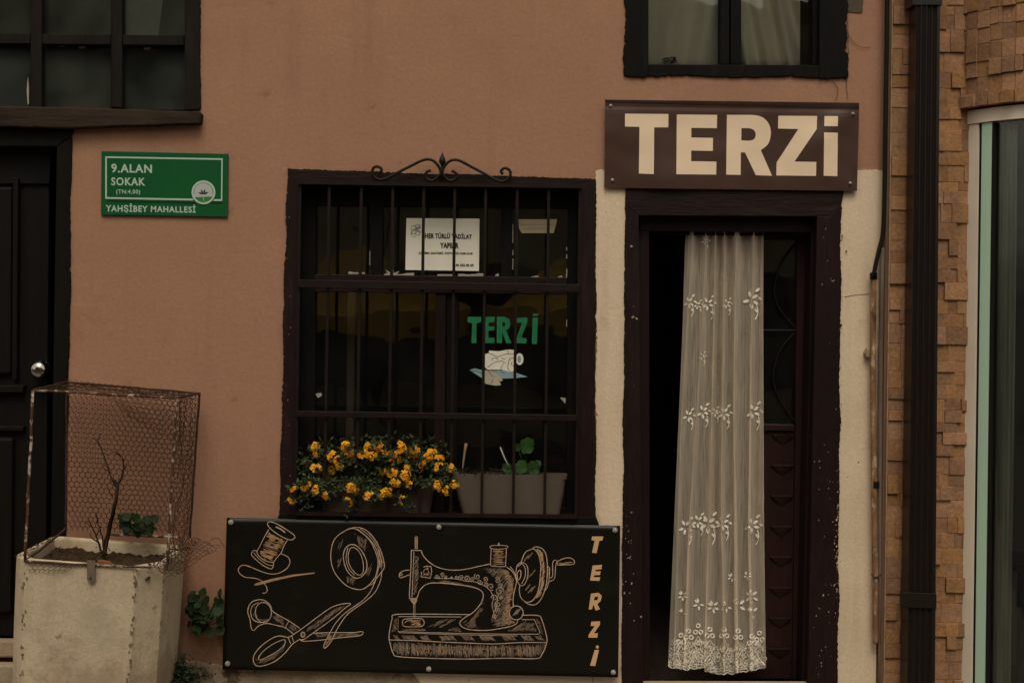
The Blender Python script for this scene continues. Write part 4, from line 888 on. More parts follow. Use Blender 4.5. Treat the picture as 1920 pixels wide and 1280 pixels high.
LET = [[(1640, 180), (1725, 180), (1718, 210), (1695, 212), (1675, 305), (1640, 302), (1660, 212), (1636, 208)],
       [(1645, 398), (1715, 392), (1712, 425), (1668, 430), (1664, 442), (1705, 440), (1700, 468), (1655, 472), (1652, 485), (1702, 485), (1695, 513), (1625, 510)],
       [(1635, 818), (1700, 815), (1700, 840), (1655, 905), (1685, 905), (1680, 938), (1612, 938), (1615, 915), (1660, 852), (1630, 850)],
       [(1660, 1030), (1692, 1030), (1665, 1150), (1625, 1148)], ell(1680, 1008, 12, 12, 0, 12)]
for q in LET:
    b = MB(); decal(b, [A7(p) for p in q], yban, .0013, 14); obj('letter', b, M['goldletter'], BN)
b = MB(); rlet(b, [(1632, 608), (1690, 602), (1714, 625), (1705, 665), (1680, 685), (1700, 725), (1668, 735), (1650, 690), (1640, 725), (1615, 728)], [(1660, 632), (1655, 660), (1682, 655), (1686, 632)], A7, yban, .0013, 0); obj('letter', b, M['goldletter'], BN)
for x, y in ((433, 978), (427, 1243), (823, 987), (804, 1253), (1153, 993), (1150, 1259)): screw(x, y, yban, BN, .0105)

# ------------------------------------------------------------------ lace curtain in the doorway
CU = thing('lace_curtain', 'long cream net curtain with embroidered flowers and scalloped lace hem hanging in the doorway', 'curtain', P(1345, 1258, .09))
def lerp_tab(t, v):
    for (a, x), (c, y) in zip(t, t[1:]):
        if v <= c: return x + (y - x) * (v - a) / (c - a)
    return t[-1][1]
CLF = [(434, 1285), (620, 1279), (800, 1271), (980, 1263), (1260, 1252)]; CRT = [(434, 1431), (800, 1432), (980, 1433), (1260, 1436)]
def fold_point(u, v):
    """gathered net: sideways and depth offsets, so that the layers of neighbouring folds overlap"""
    ph = 6.283 * (6.4 * u + .55 * mnoise.noise(Vector((u * 2.6, v * .9, 4))) + .16 * mnoise.noise(Vector((u * 7, v * 2.6, 14))) + .12 * math.sin(v * 3.0))
    a = (.046 + .034 * mnoise.noise(Vector((u * 4.2, v * 1.1, 31)))) * (.55 + .45 * min(1, v * 3)) * min(1, 8 * u + .1) * min(1, 8 * (1 - u) + .1)
    d = .5 + .7 * abs(mnoise.noise(Vector((u * 5, v * 1.3, 8))) + .4)
    return u + a * math.sin(ph), .027 * d * math.cos(ph) + .007 * mnoise.noise(Vector((u * 22, v * 2.5, 3))) + .0022 * mnoise.noise(Vector((u * 75, v * 3, 6)))
YC0, NB = .082, 400
FRONT = []
for k in range(101):
    row = [9.0] * (NB + 1)
    for i in range(1600):
        x, d = fold_point(i / 1599, k / 100); q = max(0, min(NB, int(x * NB + .5))); row[q] = min(row[q], YC0 + d)
    FRONT.append([y if y < 9 else YC0 for y in row])
def ycur(px, py):
    L, R_ = lerp_tab(CLF, py), lerp_tab(CRT, py); u = max(0, min(1, (px - L) / (R_ - L))); v = max(0, min(.999, (py - 434) / 824))
    return FRONT[int(v * 100 + .5)][int(u * NB + .5)]
def cbot(u): return 1255 + 7 * math.sin(u * 5.2 - 1.2) + 2.5 * abs(math.sin(u * 13 * math.pi)) - 12 * math.exp(-((u - .42) ** 2) / .004) * 0 - 9 * math.exp(-((u - .35) ** 2) / .01)
b = MB(); nu, nv = 300, 110
for k in range(nv + 1):
    for i in range(nu + 1):
        u, v = i / nu, k / nv; py = 434 + (cbot(u) - 434) * v; L, R_ = lerp_tab(CLF, py), lerp_tab(CRT, py)
        x, d = fold_point(u, v); px = L + (R_ - L) * x; b.v.append(P(px, py, YC0 + d))
for k in range(nv):
    for i in range(nu): b.f.append((k * (nu + 1) + i, k * (nu + 1) + i + 1, (k + 1) * (nu + 1) + i + 1, (k + 1) * (nu + 1) + i))
obj('net_fabric', b, M['sheer'], CU, smooth=True, recalc=False)
obj('curtain_rod', MB().tube([P(1222, 438, .085), P(1524, 440, .085)], .006, 8), M['iron'], CU)
def leafp(x, y, L, wd, a):
    c, s = math.cos(a), math.sin(a); return [(x, y), (x + L * .35 * c - wd * s, y + L * .35 * s + wd * c), (x + L * .75 * c - wd * .8 * s, y + L * .75 * s + wd * .8 * c), (x + L * c, y + L * s), (x + L * .75 * c + wd * .8 * s, y + L * .75 * s - wd * .8 * c), (x + L * .35 * c + wd * s, y + L * .35 * s - wd * c)]
rc = random.Random(17)
def motif(x, y, s=1.0, kind=0, dens=1.0):
    s *= 1.15
    b = MB(); lf = lerp_tab(CLF, y) + 2; rt = lerp_tab(CRT, y) - 1
    def pet(px, py, L, wd, a):
        q = [(max(lf, min(rt, i)), j) for i, j in leafp(px, py, L, wd, a)]
        if max(i for i, j in q) - min(i for i, j in q) > 1.5: decal(b, q, ycur, .004, 0)
    for k in range(5 if kind == 0 else 6):
        if rc.random() > dens: continue
        a = k * 1.15 - 1.9 + rc.uniform(-.2, .2); pet(x + 2 * math.cos(a) * s, y + 3 * math.sin(a) * s, 10 * s, 2.3 * s, a)
    if kind == 0:
        pet(x + 6 * s, y - 11 * s, 9 * s, 2 * s, -.7); pet(x + 10 * s, y - 4 * s, 8 * s, 2 * s, .6); pet(x + 5 * s, y + 12 * s, 9 * s, 1.8 * s, .9)
        ribbon(b, cr([(min(rt, x + 8 * s), y + 6 * s), (min(rt, x + 10 * s), y + 18 * s), (min(rt, x + 6 * s), y + 28 * s)], 3), 1.6 * s, ycur, .004)
    if b.v: obj('embroidered_flower', b, M['thread'], CU, recalc=False)
for x, y, s in ((1291, 567, .8), (1308, 572, .55), (1327, 570, .9), (1362, 570, .65), (1408, 562, 1.15), (1322, 452, .5), (1316, 668, .5), (1290, 780, .8), (1317, 772, .9), (1340, 773, .6), (1357, 775, .9), (1412, 772, 1.05),
                (1285, 988, 1.0), (1308, 977, .85), (1327, 982, 1.2), (1355, 982, .95), (1410, 985, 1.1)): motif(x, y, s)
for x, y, s in ((1280, 1116, .7), (1310, 1132, .8), (1337, 1137, .9), (1362, 1137, .8), (1385, 1135, 1.05), (1410, 1118, .95), (1411, 1148, .9), (1280, 1148, .6), (1372, 1082, .6), (1402, 1078, .6)): motif(x, y, s, 1, .85)
b = MB()
def ring(x, y, r, wd=2.0): ribbon(b, [(x + r * math.cos(t * .628), y + r * math.sin(t * .628)) for t in range(11)], wd, ycur, .004)
for cx_, top in ((1277, 1198), (1291, 1190), (1309, 1180), (1331, 1187), (1358, 1187), (1384, 1190), (1410, 1200), (1424, 1194)):
    for dx, dz in ((0, -8), (-5, 4), (5, 4)): ring(cx_ + dx, top + dz, 3.6, 3.0)
    for t in range(2): ribbon(b, [(cx_ - 8, top + 26), (cx_, top + 12), (cx_ + 8, top + 26), (cx_, top + 42), (cx_ - 8, top + 26)], 3.6, ycur, .004); ring(cx_, top + 26, 2.6)
    ribbon(b, [(cx_ - 10, top + 52), (cx_, top + 40), (cx_ + 10, top + 52)], 2.2, ycur, .004); ring(cx_ - 10, top + 40, 3.4, 1.3); ring(cx_ + 10, top + 40, 3.4, 1.3); ring(cx_, top + 52, 4, 1.3)
for k in range(3):
    pl_ = []
    for i in range(160):
        u = i / 159; py = cbot(u) - 3 - k * 5 + 3.2 * abs(math.sin(u * 26 + k * .4)); L, R_ = lerp_tab(CLF, py), lerp_tab(CRT, py); pl_.append((L + (R_ - L) * u, py))
    ribbon(b, pl_, 2.2 - k * .5, ycur, .004)
rl = random.Random(4)
for k in range(1300):
    u = rl.random(); py = cbot(u) - rl.uniform(3, 52) ; L, R_ = lerp_tab(CLF, py), lerp_tab(CRT, py); x = L + 3 + (R_ - L - 6) * u; a = rl.random() * 6.28
    ribbon(b, [(x, py), (x + 3.2 * math.cos(a), py + 3.2 * math.sin(a))], 1.2, ycur, .004)
obj('lace_hem', b, M['thread'], CU, recalc=False, kind='stuff')

# ------------------------------------------------------------------ cables, conduit and drainpipe at the corner
def tubepx(pts, y, r, n=8, st=8): return MB().tube([P(a, c, y if not callable(y) else y(c)) for a, c in cr(pts, st)], r, n)
obj('cable', tubepx([(1664, -120), (1663, 60), (1661, 180), (1659, 330), (1656, 430), (1648, 470), (1641, 500), (1638, 520)], -.052, .0095), M['cable'], smooth=True, cat='cable', label='black cable running down the corner into the rusty conduit')
cn = thing('conduit_pipe', 'rusty peeling conduit pipe with a clamp beside the cream plaster', 'pipe', P(1638, 1230, -.02))
obj('pipe', tubepx([(1638, 516), (1637, 700), (1639, 900), (1641, 1060), (1642, 1205)], -.040, .0125, 10), M['conduit'], cn, smooth=True)
obj('collar', tubepx([(1638, 511), (1638, 524)], -.040, .0155, 10), M['cable'], cn); obj('collar', tubepx([(1641, 902), (1641, 914)], -.040, .016, 10), M['cable'], cn)
obj('stub', MB().pp([(1622, 662), (1627, 652), (1638, 655), (1640, 668), (1624, 670)], -.035, 0), M['plinth'], cn, bevel=.003)
obj('clamp', tubepx([(1634, 1076), (1642, 1082), (1652, 1076)], -.055, .0035, 6), M['rust'], cn)
obj('conduit_pipe', tubepx([(1655, 465), (1651, 700), (1650, 980), (1652, 1290)], -.03, .0105, 8), M['greystrip'], smooth=True, cat='pipe', label='thin grey pipe between the rusty conduit and the brown corner trim')

TB = thing('tile_clad_building', 'neighbouring building clad in split brown stone tiles with a rounded bay and shop window', 'building', (2.2, .13, -.06))
x_l = P(1662, 640, -.03).x
obj('wall', MB().hull8([P(1660, 1320, -.028), P(1838, 1320, -.028), P(1838, 1320, .25), P(1660, 1320, .25), P(1677, -160, -.028), P(1852, -160, -.028), P(1852, -160, .25), P(1677, -160, .25)]), M['tilebed'], TB)
member('corner_trim', [(1667, -160), (1674, -160), (1656, 1320), (1650, 1320)], -.045, .02, M['trimstone'], TB, bevel=.002)
member('edge_sliver', [(1674.5, -160), (1676.5, -160), (1658.5, 1320), (1656.5, 1320)], -.052, .0, M['sliver'], TB, bevel=0)  # thin pale strip along the right edge of the trim
# split stone tiles: shared meshes, one object each
def tile_mesh(seed):
    r = random.Random(seed); bm = bmesh.new(); bmesh.ops.create_cube(bm, size=1.0)
    for v in bm.verts:
        if v.co.y < 0: v.co.x += r.uniform(-.004, .004); v.co.z += r.uniform(-.008, .008); v.co.y += r.uniform(-.03, .03)
    bmesh.ops.bevel(bm, geom=[e for e in bm.edges if all(v.co.y < 0 for v in e.verts)], offset=.03, segments=1, affect='EDGES')
    me = bpy.data.meshes.new('tile'); bm.to_mesh(me); bm.free(); me.materials.append(M['terracotta']); return me
TM = [tile_mesh(40 + k) for k in range(6)]
def tile(c, wx, dy, hz, parent, rot=None):
    o = bpy.data.objects.new('tile', TM[rt_.randrange(6)]); COL.objects.link(o); o.parent = parent; o.location = Vector(c) - wloc(parent)
    o.scale = (wx, dy, hz)
    if rot is not None: o.rotation_euler = (0, 0, rot)
    return o
rt_ = random.Random(77)
ro = -ROLL * 0
def split(x0, x1, z0, z1, out):
    w_, h_ = x1 - x0, z1 - z0
    if h_ > .30: 
        m = z0 + h_ * rt_.uniform(.4, .6); split(x0, x1, z0, m, out); split(x0, x1, m, z1, out); return
    if h_ > .125 or (h_ > .09 and rt_.random() < .5):
        m = z0 + h_ * rt_.uniform(.38, .62); split(x0, x1, z0, m, out); split(x0, x1, m, z1, out); return
    if w_ > .135 or (w_ > .09 and rt_.random() < .6):
        m = x0 + w_ * rt_.uniform(.28, .72); split(x0, m, z0, z1, out); split(m, x1, z0, z1, out); return
    out.append((x0, x1, z0, z1))
def tiles_in(xl, xr, zlo, zhi):
    """a column of tiles; xl, xr give the pixel edges at the top and bottom of the frame"""
    out = []; split(0, 1, 0, 1, out) if False else None
    a0, a1 = P(xl[1], 1300, -.05), P(xl[0], -140, -.05); b0, b1 = P(xr[1], 1300, -.05), P(xr[0], -140, -.05)
    W = (b0 - a0).length; Ht = (a1 - a0).length; out = []; split(0, W, 0, Ht, out)
    ang = math.atan2(a1.x - a0.x, a1.z - a0.z)
    for x0, x1, z0, z1 in out:
        u, v = (x0 + x1) / 2, (z0 + z1) / 2; p = a0 + Vector((u + v * math.tan(ang), 0, v))
        d = rt_.choice((.016, .017, .018, .021, .025, .028)); tile((p.x, -.028 - d / 2 + .001, p.z), x1 - x0 - .0008, d, z1 - z0 - .001, TB)
tiles_in((1677, 1659), (1748, 1733), 0, 3); tiles_in((1748, 1733), (1834, 1820), 0, 3)

DP = thing('drainpipe', 'dark brown ribbed square drainpipe running down the tiled wall', 'drainpipe', P(1728, 1290, -.12))
def pipe_prof(mb, tx0, tx1, bx0, bx1, z0, z1, y0, y1, ribs):
    n = 2 * ribs + 1; fr = []
    for lv, (xa, xb, zz) in enumerate(((tx0, tx1, z0), (bx0, bx1, z1))):
        row = []
        for i in range(n + 1):
            t = i / n; row.append(P(xa + (xb - xa) * t, zz, y0 + (.011 if 0 < i < n and (i // 1) % 2 else 0)))
        row += [P(xb, zz, y0) + Vector((0, y1 - y0, 0)), P(xa, zz, y0) + Vector((0, y1 - y0, 0))]; fr.append(row)
    m = len(fr[0]); mb.add(fr[0] + fr[1], [(i, (i + 1) % m, m + (i + 1) % m, m + i) for i in range(m)] + [tuple(range(m)), tuple(range(m, 2 * m))]); return mb
obj('pipe', pipe_prof(MB(), 1718, 1763, 1700, 1753, 8, 1330, -.165, -.075, 4), M['pipe'], DP, bevel=.002)
obj('socket', pipe_prof(MB(), 1712, 1768, 1711, 1767, -160, 10, -.172, -.07, 1), M['pipe'], DP, bevel=.002)
bk = obj('bracket', MB().pp([(1691, 1110), (1756, 1112), (1756, 1140), (1691, 1138)], -.172, -.165), M['pipe'], DP, bevel=.001)
for x in (1694, 1748): obj('tab', MB().pp([(x - 3, 1110), (x + 7, 1110), (x + 7, 1142), (x - 3, 1142)], -.09, -.07), M['pipe'], bk)
obj('screw_head', MB().lathe(P(1697, 1124, -.091), [(.004, 0), (.004, -.003), (.001, -.004)], 8, 'Y'), M['steel'], bk)

# rounded bay with its tiles
CX, CY, RB = 2.45, .22, .613
def arc(R_, th, z): return Vector((CX - R_ * math.cos(th), CY - R_ * math.sin(th), z))
def arcband(R0, R1, t0, t1, z0, z1, n=24):
    b = MB()
    for i in range(n + 1):
        th = rad(t0 + (t1 - t0) * i / n); b.v += [arc(R0, th, z0), arc(R1, th, z0), arc(R1, th, z1), arc(R0, th, z1)]
    for i in range(n):
        for k in range(4): b.f.append((4 * i + k, 4 * i + (k + 1) % 4, 4 * i + 4 + (k + 1) % 4, 4 * i + 4 + k))
    b.f += [(0, 1, 2, 3), (4 * n, 4 * n + 1, 4 * n + 2, 4 * n + 3)]; return b
ZB = 2.498
bay = obj('rounded_bay', arcband(.45, RB - .022, 10, 140, ZB + .004, 3.7), M['tilebed'], TB)
rt_.seed(5); NC = 22; T0, DT = 12.0, 5.1
for col in range(NC):
    z = ZB - (.004 if col else .0); row = 0; zo = [.052, .070, .064, .074, .066, .072, .068, .075, .066, .07, .07, .07, .07]
    while z < 3.2:
        h = zo[row % len(zo)] + (rt_.uniform(-.004, .004) if row else 0); wd = DT if rt_.random() > .14 else DT * .62
        d = (.034 if row == 0 else .024) + rt_.choice((0, 0, .003, .007, .012)); c = rad(T0 + DT * (col + .5)); L_ = 2 * RB * math.tan(rad(DT) / 2)
        for f0, f1 in (((0, 1),) if wd == DT else ((0, .62), (.62, 1))):
            cc = rad(T0 + DT * (col + (f0 + f1) / 2)); dd = d if f0 == 0 else .024
            tile(arc(RB - .024 + dd / 2, cc, z + h / 2), L_ * (f1 - f0) - .0018, dd, h - .0018, TB, cc - math.pi / 2)
        z += h; row += 1
# shop window below the bay
ww = obj('window', arcband(.545, .598, 22, 120, ZB - .068, ZB - .012), M['pvc'], TB, smooth=False, label='curved shop window with off white frame and mint green edge')
obj('frame', arcband(.53, .592, 24.0, 31.4, -.3, ZB - .070, 8), M['pvc'], ww)
obj('gasket', arcband(.545, .585, 31.5, 32.8, -.3, ZB - .072, 4), M['gasket'], ww)
obj('glazing_strip', arcband(.55, .590, 32.9, 37.6, -.3, ZB - .071, 8), M['mint'], ww)
obj('pane', arcband(.566, .570, 38.0, 119, -.3, ZB - .071, 30), M['bowglass'], ww)
obj('gasket', arcband(.56, .592, 37.65, 38.5, -.3, ZB - .073, 3), M['gasket'], ww)
obj('room_walls', MB().bx(1.63, 3.6, .9, .95, -.3, 3.6).bx(3.2, 3.25, -.2, .895, -.3, 3.6), M['room'], TB)
obj('room_ceiling', MB().bx(1.95, 3.19, -.1, .89, ZB + .1, ZB + .14), M['room'], TB)
def arc_curtain(t0, t1, R0, amp, n, z0, z1):
    b = MB(); nv = 10
    for k in range(nv + 1):
        for i in range(n * 8 + 1):
            t = i / (n * 8); b.v.append(arc(R0 + amp * math.sin(t * n * 6.283 + .4 * math.sin(k * .7)) + amp * .5 * mnoise.noise(Vector((t * 9, k * .3, 1))), rad(t0 + (t1 - t0) * t), z0 + (z1 - z0) * k / nv))
    W = n * 8 + 1
    for k in range(nv):
        for i in range(W - 1): b.f.append((k * W + i, k * W + i + 1, (k + 1) * W + i + 1, (k + 1) * W + i))
    return b
solid(obj('curtain', arc_curtain(24, 45.5, .527, .006, 10, -.2, ZB - .075), M['greycurtain'], cat='curtain', label='dark grey green curtain gathered behind the curved shop window', smooth=True), .002)
tb = thing('side_table', 'small dark round table standing inside the curved shop window', 'table', (2.23, .10, .05))
obj('table_top', MB().lathe((2.23, .10, .56), [(.02, -.02), (.15, -.02), (.155, 0), (.15, .012), (.01, .012)], 24), M['oppdark'], tb); obj('leg', MB().lathe((2.23, .10, .05), [(.10, 0), (.08, .03), (.02, .06), (.018, .48)], 12), M['oppdark'], tb)

# ------------------------------------------------------------------ concrete planter with its wire cage
PL = thing('concrete_planter', 'leaning square concrete planter with chipped cream paint and chamfered corners', 'planter', P(190, 1375, -.28))
DZ = .66 - P(190, 1057, -.505).z
print('planter dz', DZ, P(240, 1003, -.06).z)
def oct_(ins, dz, lean, z):
    """planter outline at height z (metres above its foot), inset by ins"""
    x0, x1, y0, y1 = -1.922 + ins, -1.356 - ins, -.505 + ins, -.055 - ins; c = .062; 
    q = [(x0 + c, y0), (x1 - c * 1.25, y0), (x1, y0 + .11), (x1, y1 - .03), (x1 - .03, y1), (x0 + .03, y1), (x0, y1 - .03), (x0, y0 + .07)]
    return [Vector((x + (z - .66) * .042, y, z - DZ - (x + 1.64) * .062)) for x, y in q]
b = MB(); prof = [(0.012, -.02), (.004, .30), (.0, .60), (.0, .655), (.005, .662), (.022, .662), (.028, .655), (.034, .55)]
for ins, z in prof: b.v += oct_(ins, 0, 0, z)
for k in range(len(prof) - 1):
    for i in range(8): b.f.append((k * 8 + i, k * 8 + (i + 1) % 8, k * 8 + 8 + (i + 1) % 8, k * 8 + 8 + i))
b.f.append(tuple(range(8))); pbody = obj('body', b, M['concrete'], PL, bevel=.006)
rp = random.Random(6); cb = MB()
O0, O1 = oct_(.0085, 0, 0, .10), oct_(.0, 0, 0, .65)
for e, n_c in ((1, 44), (0, 20), (2, 16)):
    for _ in range(n_c):
        t = rp.random(); p = O0[e].lerp(O1[e], t) + Vector((rp.gauss(0, .004), -.0035, rp.gauss(0, .003))); R_ = rp.uniform(.002, .0065); k = 6
        cb.prism([p + Vector((R_ * rp.uniform(.5, 1) * math.cos(6.283 * q / k), 0, R_ * rp.uniform(.7, 1.8) * math.sin(6.283 * q / k))) for q in range(k)], .006)
obj('edge_chips', cb, M['chipdark'], PL, kind='stuff')
so = MB(); nx, ny = 60, 46
for k in range(ny + 1):
    for i in range(nx + 1):
        x, y = -1.886 + .494 * i / nx, -.470 + .38 * k / ny; so.v.append(Vector((x, y, .618 - DZ - (x + 1.64) * .062 + .014 * mnoise.noise(Vector((x * 14, y * 14, 0))) + .014 * mnoise.noise(Vector((x * 45, y * 45, 3))))))
for k in range(ny):
    for i in range(nx): so.f.append((k * (nx + 1) + i, k * (nx + 1) + i + 1, (k + 1) * (nx + 1) + i + 1, (k + 1) * (nx + 1) + i))
obj('soil', so, M['soil'], PL, kind='stuff')
lt = MB(); rp = random.Random(12)
for _ in range(260):
    x, y = rp.uniform(-1.885, -1.395), rp.uniform(-.475, -.09); z = .632 - DZ - (x + 1.64) * .062 + rp.uniform(0, .006)
    if rp.random() < .35: x = rp.choice((-1.895, -1.388)) + rp.gauss(0, .003); z = .664 - DZ - (x + 1.64) * .062
    a = rp.random() * 6.28; L_ = rp.uniform(.006, .022); d_ = Vector((math.cos(a), math.sin(a), rp.uniform(-.1, .3))) * L_; q_ = d_.cross(Vector((0, 0, 1))).normalized() * L_ * .22
    lt.add([Vector((x, y, z)), Vector((x, y, z)) + d_ * .5 + q_ + Vector((0, 0, .003)), Vector((x, y, z)) + d_, Vector((x, y, z)) + d_ * .5 - q_], [(0, 1, 2, 3)])
obj('leaf_litter', lt, M['litter'], PL, kind='stuff', recalc=False)
CG = thing('wire_cage', 'rusty rod cage with torn chicken wire standing on the planter', 'cage', P(190, 1050, -.3))
FTL, FTR, BTL, BTR = P(62, 731, -.465), P(331, 746, -.455), P(125, 716, -.07), P(374, 737, -.07)
FBL, FBR, BBL, BBR = P(47, 1052, -.508), P(314, 1063, -.45), P(124, 994, -.07), P(356, 1007, -.07)
def rod(a, c, m='rustrod', r=.0055, sag=.004):
    n = 10; pts = [a.lerp(c, i / n) + Vector([sag * mnoise.noise(Vector((i * .7 + a.x * 9, j * 5, a.z * 7))) for j in range(3)]) for i in range(n + 1)]
    obj('rod', MB().tube(pts, r, 6), M[m], CG, smooth=True)
for a, c in ((FTL, FTR), (FTL, FBL), (FTR, FBR)): rod(a, c)
for a, c in ((BTL, BBL), (BTR, BBR), (FTL, BTL), (FTR, BTR), (BTL, BTR)): rod(a, c, 'rust', .0045)
rod(P(46, 1052, -.512), P(283, 1064, -.512), 'rustrod', .0045); rod(P(205, 1001, -.09), P(345, 1008, -.09), 'rustrod', .005); rod(P(50, 1050, -.50), P(124, 990, -.09), 'rust', .005)
def hexnet(a, b_, c, d, cw, amp, seed, hole=None, r=.0011):
    """chicken wire on the quad a b c d (tl, tr, br, bl)"""
    W = ((b_ - a).length + (c - d).length) / 2; Hh = ((d - a).length + (c - b_).length) / 2; nrm = (b_ - a).cross(d - a).normalized()
    mb = MB(); s = cw / math.sqrt(3); rowh = s * 1.5
    def q(x, y):
        u, v = x / W, y / Hh; u = max(0, min(1, u)); v = max(0, min(1, v)); p = (a * (1 - u) + b_ * u) * (1 - v) + (d * (1 - u) + c * u) * v
        k = amp * (mnoise.noise(Vector((u * 3, v * 3, seed))) + .5 * mnoise.noise(Vector((u * 8, v * 8, seed))))
        jx = .0025 * mnoise.noise(Vector((x * 60, y * 60, seed + 2))); jz = .0025 * mnoise.noise(Vector((x * 60, y * 60, seed + 6)))
        return p + nrm * k + Vector((jx, 0, jz)) + (b_ - a).normalized() * amp * .8 * mnoise.noise(Vector((u * 2.5, v * 2.5, seed + 3)))
    R_ = int(Hh / rowh) + 1; Cn = int(W / cw) + 1
    for j in range(R_):
        for i in range(Cn):
            x = (i + .5 * (j % 2)) * cw; y = j * rowh
            if hole and hole(x / W, y / Hh): continue
            pA, pB, pC, pD = (x, y), (x + cw / 2, y + s * .5), (x + cw, y), (x + cw / 2, y + s * 1.5)
            for e0, e1 in ((pA, pB), (pB, pC), (pB, pD)):
                if max(e0[0], e1[0]) > W + .001 or max(e0[1], e1[1]) > Hh + .001: continue
                mb.tube([q(*e0), q(*e1)], r, 3, cap=False)
    return mb
def net(*a, **k): obj('chicken_wire', hexnet(*a, **k), M['rust'], CG, kind='stuff', recalc=False)
net(BTL, BTR, BBR, BBL, .0235, .010, 1); net(FTR, BTR, BBR, FBR, .0235, .022, 2); net(BTL, BTR, FTR, FTL, .0235, .012, 3)
net(P(282, 1056, -.49), P(350, 1000, -.22), P(418, 1022, -.13), P(322, 1086, -.49), .021, .03, 4); net(P(290, 1062, -.50), P(352, 1010, -.2), P(372, 1015, -.12), P(345, 1075, -.46), .021, .03, 6)
net(BTL + Vector((.0, -.015, .012)), BTR + Vector((0, -.015, .0)), BBR + Vector((0, -.02, .02)), BBL + Vector((.01, -.02, .0)), .0235, .018, 15)
net(BTL + Vector((.12, -.02, -.01)), BTR + Vector((0, -.03, 0)), BTR + Vector((-.06, -.06, -.22)), BTL + Vector((.28, -.05, -.14)), .0235, .03, 9)
net(P(50, 1052, -.515), P(150, 1056, -.515), P(120, 1076, -.517), P(52, 1074, -.516), .021, .004, 12)
obj('loose_wire', MB().tube([P(a, c, -.12) for a, c in cr([(395, 1012), (408, 1008), (416, 1018), (421, 1026)], 3)], .0014, 5), M['rust'], CG)
obj('strap', MB().pp([(163, 1050), (178, 1051), (178, 1086), (174, 1091), (167, 1091), (163, 1086)], -.520, -.514), M['clip'], CG, bevel=.001)
obj('strap_bolt', MB().lathe(P(170, 1083, -.521), [(.004, 0), (.004, -.003), (.001, -.004)], 8, 'Y'), M['rust'], CG)
obj('pottery_shard', MB().pp(ragged([(182, 1051, 1), (204, 1053, 1), (214, 1062, 1), (196, 1066, 1), (186, 1060, 1)], 2, 3, 1), -.500, -.478), M['leather'], bevel=.003, cat='shard', label='small orange clay shard lying on the planter rim')
# bare shrub
SH = thing('bare_shrub', 'leafless dark shrub with a forked stem growing in the planter', 'shrub', P(196, 1036, -.28))
def br(name, pts, r0, r1, y=-.28):
    q = cr(pts, 7); n = len(q); obj(name, MB().tube([P(a + RND.uniform(-1.1, 1.1), c + RND.uniform(-.8, .8), y + .03 * math.sin(i * .35)) for i, (a, c) in enumerate(q)], [r0 + (r1 - r0) * i / (n - 1) for i in range(n)], 6), M['bark'], SH, smooth=True)
br('trunk', [(196, 1040), (203, 1000), (213, 955), (221, 918), (219, 906)], .0095, .0065)
for pts, r in (([(219, 908), (228, 895), (232, 870), (227, 855), (215, 850)], .006), ([(216, 912), (208, 895), (205, 885), (196, 880)], .004), ([(206, 886), (200, 868), (190, 840), (180, 825), (176, 822)], .003), ([(228, 895), (232, 880), (229, 860)], .003),
               ([(190, 1036), (182, 1010), (176, 995), (165, 970)], .005), ([(184, 1015), (172, 1008), (168, 998)], .0035), ([(196, 1035), (190, 1000), (182, 975), (178, 962)], .004), ([(215, 960), (208, 975), (200, 990)], .003), ([(178, 980), (183, 972), (180, 960)], .002), ([(219, 906), (213, 900), (209, 905)], .005), ([(204, 878), (197, 872), (192, 874)], .0022), ([(186, 834), (184, 822), (188, 815)], .002), ([(230, 882), (238, 874), (236, 866)], .0025), ([(224, 852), (218, 846), (210, 848)], .0025), ([(180, 1004), (186, 992), (190, 985)], .0028), ([(172, 985), (164, 982), (160, 976)], .002), ([(193, 1020), (199, 1006), (206, 1002)], .003), ([(212, 930), (205, 922), (203, 912)], .0028)):
    br('branch', pts, r, .0012)

# leaves -----------------------------------------------------------
def leaf_mesh(name, kind, m, seed):
    r = random.Random(seed); bm = bmesh.new()
    if kind == 'round':
        n = 28; c = bm.verts.new((0, 0, -.10)); ring_ = []
        for k in range(n):
            a = 2 * math.pi * k / n; rr_ = .5 * (1 + .07 * math.cos(a * 7)) * (.75 if k == 0 else 1) * r.uniform(.97, 1.03); ring_.append(bm.verts.new((rr_ * math.cos(a), rr_ * math.sin(a), .05 * math.sin(a * 3) + r.uniform(-.03, .03))))
        for k in range(n): bm.faces.new((c, ring_[k], ring_[(k + 1) % n]))
    else:
        pts = [(0, 0), (.3, .22), (.65, .2), (1, 0), (.65, -.2), (.3, -.22)]; mid = [bm.verts.new((.3, 0, -.05)), bm.verts.new((.65, 0, -.05))]
        v = [bm.verts.new((x, y, r.uniform(-.02, .02) - .12 * x * x)) for x, y in pts]
        for f in ((v[0], v[1], mid[0]), (v[1], v[2], mid[1], mid[0]), (v[2], v[3], mid[1]), (v[3], v[4], mid[1]), (v[4], v[5], mid[0], mid[1]), (v[5], v[0], mid[0])): bm.faces.new(f)
    me = bpy.data.meshes.new(name); bm.to_mesh(me); bm.free(); me.materials.append(m)
    for p in me.polygons: p.use_smooth = True
    return me
LR = [leaf_mesh('leaf', 'round', M['leafround'], k) for k in range(3)]; LRD = [leaf_mesh('leaf', 'round', M['leafdark'], 10 + k) for k in range(3)]
def put(name, me, p, s, rot, par):
    o = bpy.data.objects.new(name, me); COL.objects.link(o); o.parent = par; o.location = Vector(p) - wloc(par); o.scale = (s, s, s); o.rotation_euler = rot; return o
